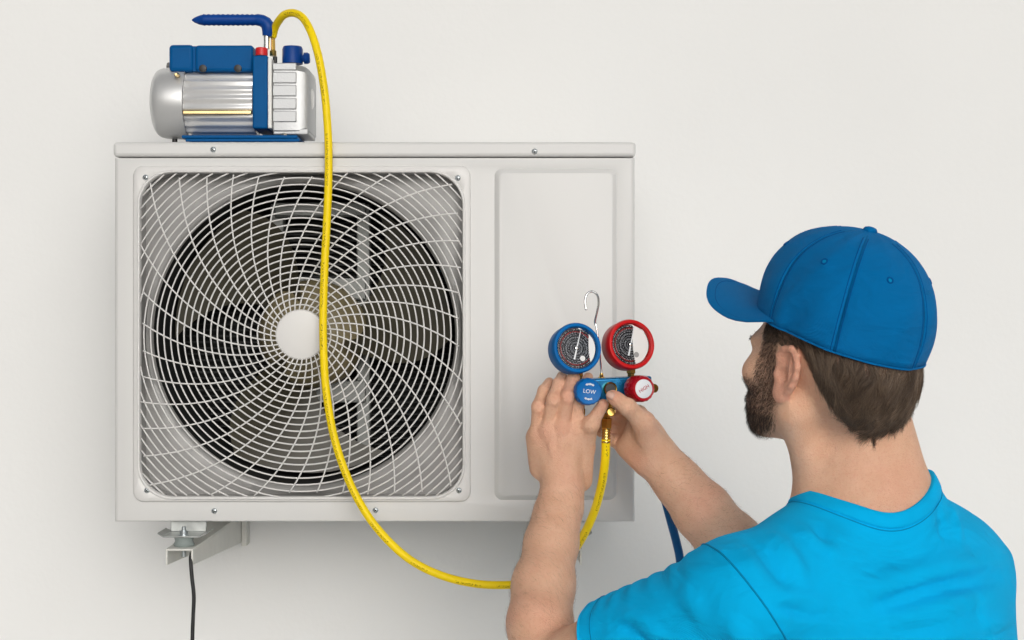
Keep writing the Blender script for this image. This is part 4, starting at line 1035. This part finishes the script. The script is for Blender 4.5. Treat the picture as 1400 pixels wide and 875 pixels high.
# ------------------------------------------------------------------ hair strands
def grad(f, p, e=0.0015):
    g = np.stack([f(p + np.eye(3)[k] * e) - f(p - np.eye(3)[k] * e) for k in range(3)], 1)
    return g / (np.linalg.norm(g, axis=1, keepdims=True) + 1e-9)
def skull(p): return smin(head_sdf(p), neck(p), 0.028)
def strands(name, roots, length, flow, lift, rad, material, segs=5, jitter=0.25, surf=skull, parent=None, clumps=0):
    n = len(roots); p = roots.copy(); pts = [p.copy()]
    L = length[:, None] / segs; jit = rng.normal(0, jitter, (n, 3)); curl = rng.normal(0, jitter * 0.5, (n, 3)); shade = rng.uniform(0, 1, n) ** 1.6
    if clumps:
        ci = rng.choice(n, clumps, replace=False); cp = roots[ci]
        near_ = np.concatenate([np.argmin(((r_[:, None, :] - cp[None]) ** 2).sum(2), 1) for r_ in np.array_split(roots, 40)])
        jit = jit + rng.normal(0, 0.20, (clumps, 3))[near_]; off = roots - cp[near_]; shade = np.clip(0.55 * shade + 0.45 * rng.uniform(0, 1, clumps)[near_] ** 1.4, 0, 1)
    for s_ in range(segs):
        nn = grad(surf, p); dr = flow(p) + jit + curl * s_ / segs
        dr = dr - nn * (dr * nn).sum(1, keepdims=True); dr /= np.linalg.norm(dr, axis=1, keepdims=True) + 1e-9
        dr = dr + nn * lift * (1.0 - 0.75 * s_ / segs); dr /= np.linalg.norm(dr, axis=1, keepdims=True)
        p = p + dr * L
        if clumps: p = p - off * 0.13
        pts.append(p.copy())
    pts = np.stack(pts, 1)                                     # n, segs+1, 3
    T = np.gradient(pts, axis=1); T /= np.linalg.norm(T, axis=2, keepdims=True) + 1e-9
    ref = rng.normal(0, 1, (n, 1, 3)); X = np.cross(T, ref); X /= np.linalg.norm(X, axis=2, keepdims=True) + 1e-9; Y = np.cross(T, X)
    rr = np.linspace(1, 0.2, segs + 1)[None, :, None] * (rad * rng.uniform(0.7, 1.3, n))[:, None, None]
    ring = np.stack([pts + (X * math.cos(a) + Y * math.sin(a)) * rr for a in (0, 2.094, 4.189)], 2)   # n, s, 3, 3
    Vv = ring.reshape(-1, 3); base = np.arange(n)[:, None, None] * (segs + 1) * 3 + np.arange(segs)[None, :, None] * 3
    k = np.arange(3)[None, None, :]; k2 = (k + 1) % 3
    Ff = np.stack([base + k, base + k2, base + 3 + k2, base + 3 + k], -1).reshape(-1, 4)
    tn_ = np.repeat(shade, (segs + 1) * 3)[:, None] * np.ones((1, 3))
    return np_mesh(name, Vv, Ff, material, parent, tn_)
def pick(mask, n):
    pr_ = mask / mask.sum(); i = rng.choice(len(V), n, p=pr_); return V[i] + rng.normal(0, 0.0008, (n, 3))
down = np.array([0, 0, -1.0])
capzone = ((V - CO) @ Uc < -0.003)
hr_roots = pick(hm_mask * capzone * (hm_mask > 0.3), 15000)
def hflow(p):
    qq = (p - HEAD) @ HM; w_ = ss(-qq[:, 0], 0.02, 0.09)[:, None]
    clump = np.sin(p[:, [0]] * 260 + p[:, [2]] * 120) * 0.22 + np.sin(p[:, [2]] * 190 - p[:, [1]] * 240) * 0.18
    return down * 0.85 - F_ * (0.75 * (1 - w_) - 0.05) + Lh * (0.30 * w_) + np.array([1.0, 0.3, 0]) * clump
lng = np.where(((hr_roots - HEAD) @ HM)[:, 0] > 0.0, 0.011, 0.036) * rng.uniform(0.7, 1.15, len(hr_roots))
_q = (hr_roots - HEAD) @ HM; _ln = np.maximum(np.where(_q[:, 0] > -0.024, 0.034, 0.030 + (_q[:, 0] + 0.024) * 1.5), -0.064 + 0.5 * np.abs(_q[:, 1] - 0.006)); lng *= np.clip((_q[:, 2] - _ln) / 0.030, 0.50, 1.0) * rng.uniform(0.75, 1.2, len(lng))
hair = strands('hair', hr_roots, lng, hflow, 0.20, 0.00024, M['hair'], 6, 0.09, parent=person, clumps=420)
hair['kind'] = 'stuff'
bd_roots = pick(bm_mask ** 1.2 * (bm_mask > 0.05), 15000)
bdl = rng.uniform(0.0025, 0.0055, len(bd_roots)) * np.where(((bd_roots - HEAD) @ HM)[:, 2] < -0.055, 1.9, 1.0)
beard = strands('beard', bd_roots, bdl, lambda p: down + F_ * 0.35, 0.70, 0.00017, M['beard'], 3, 0.35, parent=person); beard['kind'] = 'stuff'
# brow and lashes
br_r = np.array([hw(0.083 - abs(t) * 0.0, s_ * t, 0.031 + rng.normal(0, 0.0015)) for t in np.linspace(0.015, 0.050, 90) for s_ in (-1, 1)])
for _ in range(3): br_r -= grad(head_sdf, br_r) * head_sdf(br_r)[:, None]
strands('eyebrow', br_r, np.full(len(br_r), 0.008), lambda p: np.where((((p - HEAD) @ HM)[:, [1]]) > 0, 1, -1) * Lh + 0.3 * U_, 0.35, 0.0002, M['beard'], 3, 0.25, surf=head_sdf, parent=person)['kind'] = 'stuff'
# fine hair on the forearms
def near_axis(A_, B2): 
    ab = B2 - A_; t = ((V - A_) @ ab) / (ab @ ab); return (t > 0.02) & (t < 0.98) & (np.linalg.norm(V - A_ - np.clip(t, 0, 1)[:, None] * ab, axis=1) < 0.06)
am = (near_axis(FLm[0], WRL) | near_axis(FRm[0], WRR)).astype(float)
ah_roots = pick(am, 3400)
dirL = (WRL - ELL) / np.linalg.norm(WRL - ELL); dirR = (WRR - ELR) / np.linalg.norm(WRR - ELR)
strands('arm_hair', ah_roots, rng.uniform(0.006, 0.014, len(ah_roots)), lambda p: np.where(p[:, [0]] < 0.13, dirL, dirR) * 0.5 + np.where(p[:, [0]] < 0.13, -1.0, 1.0) * np.array([0.9, 0.1, -0.25]), 0.30, 0.00008, M['armhair'], 3, 0.35, surf=lambda p: smin(arm_left(p), arm_right(p), 0.01), parent=person)['kind'] = 'stuff'

# ------------------------------------------------------------------ t-shirt
SLE = SHL + (ELL - SHL) * 0.665
SRE = SHR + (ELR - SHR) * 0.72
ua = (ELL - SHL) / np.linalg.norm(ELL - SHL); ur = (ELR - SHR) / np.linalg.norm(ELR - SHR)
FOLDS = []   # (start, end, width, height): soft creases in the jersey
RAWF = []
def fold(*a): RAWF.append(a)
for args in ((1052, 728, 1098, 792, -.58, -.60, .010, .0050), (1005, 745, 1046, 800, -.62, -.63, .010, .0050), (980, 752, 1010, 790, -.62, -.64, .008, .0040), (1085, 716, 1150, 760, -.56, -.57, .009, .0035),
             (1120, 712, 1125, 770, -.56, -.58, .010, -.0030), (1030, 742, 1072, 800, -.61, -.62, .007, -.0045), (1300, 690, 1312, 745, -.45, -.47, .008, .0035), (1285, 690, 1292, 740, -.47, -.5, .007, -.003),
             (1160, 815, 1380, 758, -.58, -.42, .013, .0045), (1210, 855, 1384, 812, -.57, -.42, .012, .0050), (1180, 835, 1375, 785, -.58, -.42, .011, -.0040), (1260, 880, 1386, 850, -.55, -.42, .010, .0040),
             (1050, 815, 1130, 832, -.66, -.63, .010, .0055), (1052, 838, 1150, 862, -.66, -.63, .011, .0055), (1055, 826, 1140, 846, -.66, -.63, .008, -.0045), (1060, 862, 1160, 895, -.66, -.63, .010, .0050),
             (850, 838, 905, 868, -.56, -.58, .008, .0030), (840, 852, 890, 884, -.56, -.58, .006, -.0030), (990, 850, 1040, 900, -.63, -.64, .012, .0040), (930, 800, 960, 850, -.6, -.62, .012, .0025)):
    fold(*args)
def cloth_base(p):
    d = torso(p, 0.0075)
    ld = rcone(p, SHL, ELL + ua * 0.02, 0.069, 0.0555); d = smin(d, ld, 0.035)
    d = smin(d, rcone(p, SHR, ELR + ur * 0.02, 0.066, 0.056), 0.035)
    nb = rcone(p, NK0 + (NK1 - NK0) * 0.6, NK1, 0.067, 0.077); nb = smin(nb, rcone(p, P(1216, 640, -0.452), P(1230, 700, -0.46), 0.042, 0.051), 0.04); return smin(d, nb, 0.03)
_ys = np.linspace(-0.95, -0.2, 250)
for (u0, v0, u1, v1, _a, _b, w_, a_) in RAWF:
    poly = []
    for t in np.linspace(0, 1, 7):
        uu, vv = u0 + (u1 - u0) * t, v0 + (v1 - v0) * t + 5 * math.sin(t * math.pi) * (1 if u0 % 2 else -1)
        pp = np.array([P(uu, vv, y) for y in _ys]); dd = cloth_base(pp); k_ = int(np.argmin(dd)) if (dd > 0).all() else int(np.argmax(dd < 0)); poly.append(pp[k_])
    FOLDS.append((np.array(poly), w_, a_))
def shirt_sdf(p):
    d = cloth_base(p)
    near = np.abs(d) < 0.03
    if near.any():
        pn = p[near]; w_ = np.zeros(len(pn))
        for poly, wd, am_ in FOLDS:
            lo_, hi_ = poly.min(0) - 0.04, poly.max(0) + 0.04; mk = ((pn > lo_) & (pn < hi_)).all(1)
            if not mk.any(): continue
            pk = pn[mk]; best = np.full(len(pk), 1.0); tb = np.zeros(len(pk)); ns = len(poly) - 1
            for i in range(ns):
                ab = poly[i + 1] - poly[i]; dl = pk - poly[i]; t = np.clip((dl @ ab) / (ab @ ab), 0, 1); r2 = ((dl - t[:, None] * ab) ** 2).sum(1)
                up = r2 < best; best[up] = r2[up]; tb[up] = (i + t[up]) / ns
            w_[mk] += 2.5 * am_ * np.exp(-best / wd ** 2) * np.sin(np.pi * np.clip(tb, 0.03, 0.97)) ** 0.7
        # small puckers along the top of the sleeve
        s_ = (pn - SHL) @ ua; up = pn[:, 2] - (SHL[2] + s_ * ua[2])
        w_ += 0.0016 * np.sin(s_ * 250 + 3 * np.sin(pn[:, 1] * 40)) * ss(up, 0.03, 0.055) * ss(s_, 0.02, 0.05) * ss(s_, 0.22, 0.19)
        w_ += 0.0016 * (np.sin(pn[:, 0] * 47 + pn[:, 2] * 31) + np.sin(pn[:, 2] * 58 - pn[:, 0] * 29 + 1.7)) * 0.5
        d[near] -= np.maximum(w_, -0.0045)
    return d
V2, F2 = polygonize(shirt_sdf, (SLE[0] - 0.06, -0.76, -1.02), (0.74, -0.10, -0.12), 0.0032, smooth=1)
# neckline plane: through the back of the collar, tipped with the neck
NC = P(1182, 690, -0.455); nk_ax = np.array([-0.03, -0.06, 1.0]); nk_ax /= np.linalg.norm(nk_ax)
tmp = np_mesh('t_shirt', V2, F2, M['shirt'], person)
bm2 = bmesh.new(); bm2.from_mesh(tmp.data)
def cut(co, no):
    bmesh.ops.bisect_plane(bm2, geom=bm2.verts[:] + bm2.edges[:] + bm2.faces[:], plane_co=tuple(co), plane_no=tuple(no), clear_outer=True)
cut(SLE, ua); cut((0, 0, -0.99), (0, 0, -1))
RC = 0.0865
nv = [v for v in bm2.verts if v.co.z > -0.34 and np.linalg.norm((lambda d: d - nk_ax * (d @ nk_ax))(np.array(v.co) - NC)) < RC - 0.001]
bmesh.ops.delete(bm2, geom=nv, context='VERTS')
# the right sleeve ends too, but only faces near that arm may go
rs = [v for v in bm2.verts if (Vector(SRE) - v.co).dot(Vector(ur)) < 0 and (v.co - Vector(SRE)).length < 0.11 and v.co.y > -0.36]
bmesh.ops.delete(bm2, geom=rs, context='VERTS')
bm2.to_mesh(tmp.data); bm2.free(); tmp.data.shade_smooth()
sol = tmp.modifiers.new('cloth', 'SOLIDIFY'); sol.thickness = 0.0018; sol.offset = -1
def march(o, d, f, r0=0.02, r1=0.16, n=90):
    """first point along d from o where f turns positive"""
    ts = np.linspace(r0, r1, n); v_ = f(o + ts[:, None] * d); i = int(np.argmax(v_ > 0))
    if v_[i] <= 0: return r1
    if i == 0: return r0
    a, b = v_[i - 1], v_[i]; return ts[i - 1] + (ts[i] - ts[i - 1]) * (-a) / (b - a)
def ring_on(f, c, axis, n=96, grow=0.0, r0=0.02, r1=0.17):
    m = np.array(frame(axis)); out = []
    for i in range(n):
        a = 2 * math.pi * i / n; d = m[:, 0] * math.cos(a) + m[:, 1] * math.sin(a); out.append(np.asarray(c) + d * (march(np.asarray(c), d, f, r0, r1) + grow))
    return out
# ribbed collar: rings of the jersey surface at growing distance from the neck
nkm = np.array(frame(nk_ax))
def neck_ring(rad, lift, n=132):
    out = []; ts = np.linspace(0.10, -0.16, 200)
    for i in range(n):
        a = 2 * math.pi * i / n; d = nkm[:, 0] * math.cos(a) + nkm[:, 1] * math.sin(a); c_ = NC + d * rad
        v_ = shirt_sdf(c_ + ts[:, None] * nk_ax); k_ = int(np.argmax(v_ < 0)); k_ = max(k_, 1)
        t_ = ts[k_ - 1] + (ts[k_] - ts[k_ - 1]) * v_[k_ - 1] / (v_[k_ - 1] - v_[k_]); out.append(c_ + nk_ax * (t_ + lift))
    out = np.array(out)
    for _ in range(6): out = 0.5 * out + 0.25 * (np.roll(out, 1, 0) + np.roll(out, -1, 0))
    return list(out)
ring0 = np.array(neck_ring(RC, 0.0)); rad_d = ring0 - NC; rad_d -= (rad_d @ nk_ax)[:, None] * nk_ax; rad_d /= np.linalg.norm(rad_d, axis=1, keepdims=True)
def walk(dist):
    """ring moved along the jersey, away from the neck, by a distance"""
    p_ = ring0.copy(); k_ = max(1, int(abs(dist) / 0.002))
    for _ in range(k_):
        n_ = grad(shirt_sdf, p_, 0.004); t_ = rad_d * 0.7 - nk_ax * 0.7; t_ = t_ - n_ * (t_ * n_).sum(1, keepdims=True); t_ /= np.linalg.norm(t_, axis=1, keepdims=True)
        p_ = p_ + t_ * dist / k_; p_ = p_ - grad(shirt_sdf, p_, 0.004) * shirt_sdf(p_)[:, None]
    for _ in range(4): p_ = 0.5 * p_ + 0.25 * (np.roll(p_, 1, 0) + np.roll(p_, -1, 0))
    return p_, grad(shirt_sdf, p_, 0.004)
rows = []
for dist, lift in ((-0.006, -0.006), (-0.0065, 0.000), (-0.005, 0.0022), (0.0, 0.0028), (0.006, 0.0027), (0.0105, 0.0024), (0.0125, 0.0014), (0.013, -0.001)):
    p_, n_ = walk(dist); rows.append(list(p_ + n_ * lift))
st_, sn_ = walk(0.0155)
cv = [p_ for r_ in rows for p_ in r_]; nn_ = 132
cfz = [(j * nn_ + i, (j + 1) * nn_ + i, (j + 1) * nn_ + (i + 1) % nn_, j * nn_ + (i + 1) % nn_) for j in range(len(rows) - 1) for i in range(nn_)]
make('collar', cv, cfz, M['shirt'], tmp, angle=180)
MB().tube(list(st_ + sn_ * 0.0004), 0.0007, 6, closed=True).build('collar_stitching', M['seam'], tmp, angle=180)
# sleeve hem and armhole seam
MB().tube(ring_on(shirt_sdf, SLE - ua * 0.001, ua, 72, -0.0004, 0.02, 0.12), 0.0017, 8, closed=True).build('sleeve_hem', M['shirt'], tmp, angle=180)
MB().tube(ring_on(shirt_sdf, SLE - ua * 0.020, ua, 72, 0.0, 0.02, 0.12), 0.0007, 6, closed=True).build('hem_stitching', M['seam'], tmp, angle=180)
asx = np.array([-0.80, -0.16, -0.58]); asx /= np.linalg.norm(asx)
AH = P(1014, 815, -0.555)
MB().tube(ring_on(shirt_sdf, AH, asx, 120, 0.0, 0.01, 0.22), 0.0012, 6, closed=True).build('armhole_seam', M['seam'], tmp, angle=180)

# ------------------------------------------------------------------ trousers and shoes, below the picture
HIP = P(1224, 1290, -0.41); 
legs = []
for s_ in (-1, 1):
    h0 = np.array([HIP[0], HIP[1], -0.96]) + sx * 0.085 * s_; kn_ = h0 + tf * 0.03 + np.array([0, 0, -0.40]); an = np.array([kn_[0], kn_[1], GROUND + 0.09]) - tf * 0.02 + sx * 0.03 * s_
    legs.append((h0, kn_, an))
def trouser_sdf(p):
    d = ellip(p, (HIP[0], HIP[1], -0.99), (0.178, 0.128, 0.13), TM)
    for h0, kn_, an in legs:
        d = smin(d, smin(rcone(p, h0, kn_, 0.092, 0.072), rcone(p, kn_, an, 0.070, 0.062), 0.03), 0.03)
    return d
V3, F3 = polygonize(trouser_sdf, (HIP[0] - 0.32, -0.72, GROUND + 0.02), (HIP[0] + 0.32, -0.08, -0.84), 0.009)
np_mesh('trousers', V3, F3, M['trousers'], person)
for h0, kn_, an in legs:
    f = lambda p: smax(smin(ellip(p, an + tf * 0.06 + np.array([0, 0, -0.055]), (0.048, 0.150, 0.050), TM), rcone(p, an + np.array([0, 0, -0.05]), an, 0.045, 0.045), 0.03), -(p[:, 2] - GROUND - 0.0005), 0.004)
    c_ = an + tf * 0.06
    V4, F4 = polygonize(f, c_ - np.array([0.22, 0.22, 0.12]), c_ + np.array([0.22, 0.22, 0.08]), 0.007)
    np_mesh('shoe', V4, F4, M['shoe'], person)

# ------------------------------------------------------------------ cap
cap = bpy.data.objects.new('cap', None); COL.objects.link(cap)
cap.location = tuple(CO); attach(cap, person); cap['label'] = 'plain bright blue six panel baseball cap'
HC = 0.134
def dome(phi, t):
    """phi from the front, t 0 rim .. 1 top"""
    fr = 0.124; bk = 0.113; sd_ = 0.0945
    c_, s_ = math.cos(phi), math.sin(phi)
    a = fr if c_ > 0 else bk
    r = 1.0 / math.sqrt((c_ / a) ** 2 + (s_ / sd_) ** 2)
    pw = 2.6 + 0.7 * max(0, c_) ** 2
    prof = max(0.0, 1 - t ** pw) ** (1 / 2.0)
    bulge = 0.945 + 0.055 * math.sin(min(1, t / 0.5) * math.pi / 2) if c_ < 0.3 else 0.975 + 0.025 * math.sin(min(1, t / 0.4) * math.pi / 2)
    x = (phi / (math.pi / 3)) % 1.0                              # panels bow out between the seams
    sm_ = 1 - 0.012 * math.exp(-(min(x, 1 - x) / 0.05) ** 2) * (1 - t) ** 0.3
    rr = r * prof * bulge * sm_
    wr = 0.0011 * math.sin(phi * 7 + t * 5) * (1 - t) + 0.0008 * math.sin(phi * 13 - t * 9)
    h = HC * t + (0.007 * max(0, -c_) * -1 + 0.004 * max(0, c_)) * (1 - t)
    return CO + Fc_ * (c_ * (rr + wr)) + Lc * (s_ * (rr + wr)) + Uc * h
for k in range(6):
    vs = []; na, nt_ = 16, 26
    ph0 = k * math.pi / 3
    ts = [1 - (1 - j / nt_) ** 1.7 for j in range(nt_ + 1)]
    for t in ts:
        for i in range(na + 1): vs.append(dome(ph0 + i / na * math.pi / 3, min(t, 0.9995)))
    fs = [(j * (na + 1) + i, j * (na + 1) + i + 1, (j + 1) * (na + 1) + i + 1, (j + 1) * (na + 1) + i) for j in range(nt_) for i in range(na)]
    o = make('panel', vs, fs, M['cap'], cap, angle=180); s2 = o.modifiers.new('cloth', 'SOLIDIFY'); s2.thickness = 0.0016; s2.offset = -1
    # double rows of stitching beside each seam
    for off in (-0.0034, 0.0034):
        pts = []
        for j in range(30):
            t = j / 29 * 0.955; r_ = 0.1 * max(0.08, (1 - t ** 2.6)) ** 0.5
            pts.append(dome(ph0 + off / r_, t) + 0)
        MB().tube(pts, 0.00062, 5).build('seam_stitching', M['stitch'], cap, angle=180)
    # eyelet
    pe = ph0 + math.pi / 6; te = 0.70
    c0 = dome(pe, te); n_ = np.cross(dome(pe + 0.05, te) - c0, dome(pe, te + 0.03) - c0); n_ /= np.linalg.norm(n_)
    MB().tube([c0 + n_ * 0.0002 + (np.array(frame(n_))[:, 0] * math.cos(a) + np.array(frame(n_))[:, 1] * math.sin(a)) * 0.0034 for a in np.linspace(0, 2 * math.pi, 16, endpoint=False)], 0.0011, 8, closed=True).build('eyelet', M['stitch'], cap, angle=180)
    MB().lathe(c0 + n_ * 0.0001, n_, [(0.0024, 0), (0.0022, 0.0002)], 12).build('eyelet_hole', M['seam'], cap)
MB().lathe(CO + Uc * (HC - 0.001), Uc, [(0.0085, -0.001), (0.0088, 0.002), (0.0070, 0.0048), (0.003, 0.006), (0.0003, 0.0062)], 24).build('button', M['cap'], cap, angle=180)
MB().tube([dome(a, 0.002) for a in np.linspace(0, 2 * math.pi, 120, endpoint=False)], 0.0013, 6, closed=True).build('rim_binding', M['cap'], cap, angle=180)
# brim
vs = []; na, nb_ = 36, 12; W0 = R(64)
for j in range(nb_ + 1):
    s_ = j / nb_
    for i in range(na + 1):
        a = (i / na * 2 - 1) * W0
        base = dome(a, 0.02); q0 = base - CO; f0 = q0 @ Fc_; l0 = q0 @ Lc; u0 = q0 @ Uc
        ext = 0.086 * (max(0, 1 - abs(a / W0) ** 3.2)) ** 0.5
        lat = l0 * (1 + 0.02 * s_)
        arch = -0.036 * (lat / 0.083) ** 2 * s_ * (ext / 0.086)
        ln_ = 0.010 * s_
        vs.append(CO + Fc_ * (f0 - 0.002 + (ext + 0.002) * s_) + Lc * lat + Uc * (u0 + arch + ext * s_ * 0.07 + 0.003))
fs = [(j * (na + 1) + i, (j + 1) * (na + 1) + i, (j + 1) * (na + 1) + i + 1, j * (na + 1) + i + 1) for j in range(nb_) for i in range(na)]
brim = make('brim', vs, fs, M['cap'], cap, angle=180); s3 = brim.modifiers.new('board', 'SOLIDIFY'); s3.thickness = 0.0030; s3.offset = 0
sb = brim.modifiers.new('soft', 'BEVEL'); sb.width = 0.0012; sb.segments = 2
for k_ in (0.80,):
    MB().tube([np.array(vs[int(round(k_ * nb_)) * (na + 1) + i]) + Uc * 0.0016 for i in range(2, na - 1)], 0.0005, 5).build('brim_stitching', M['stitch'], cap, angle=180)
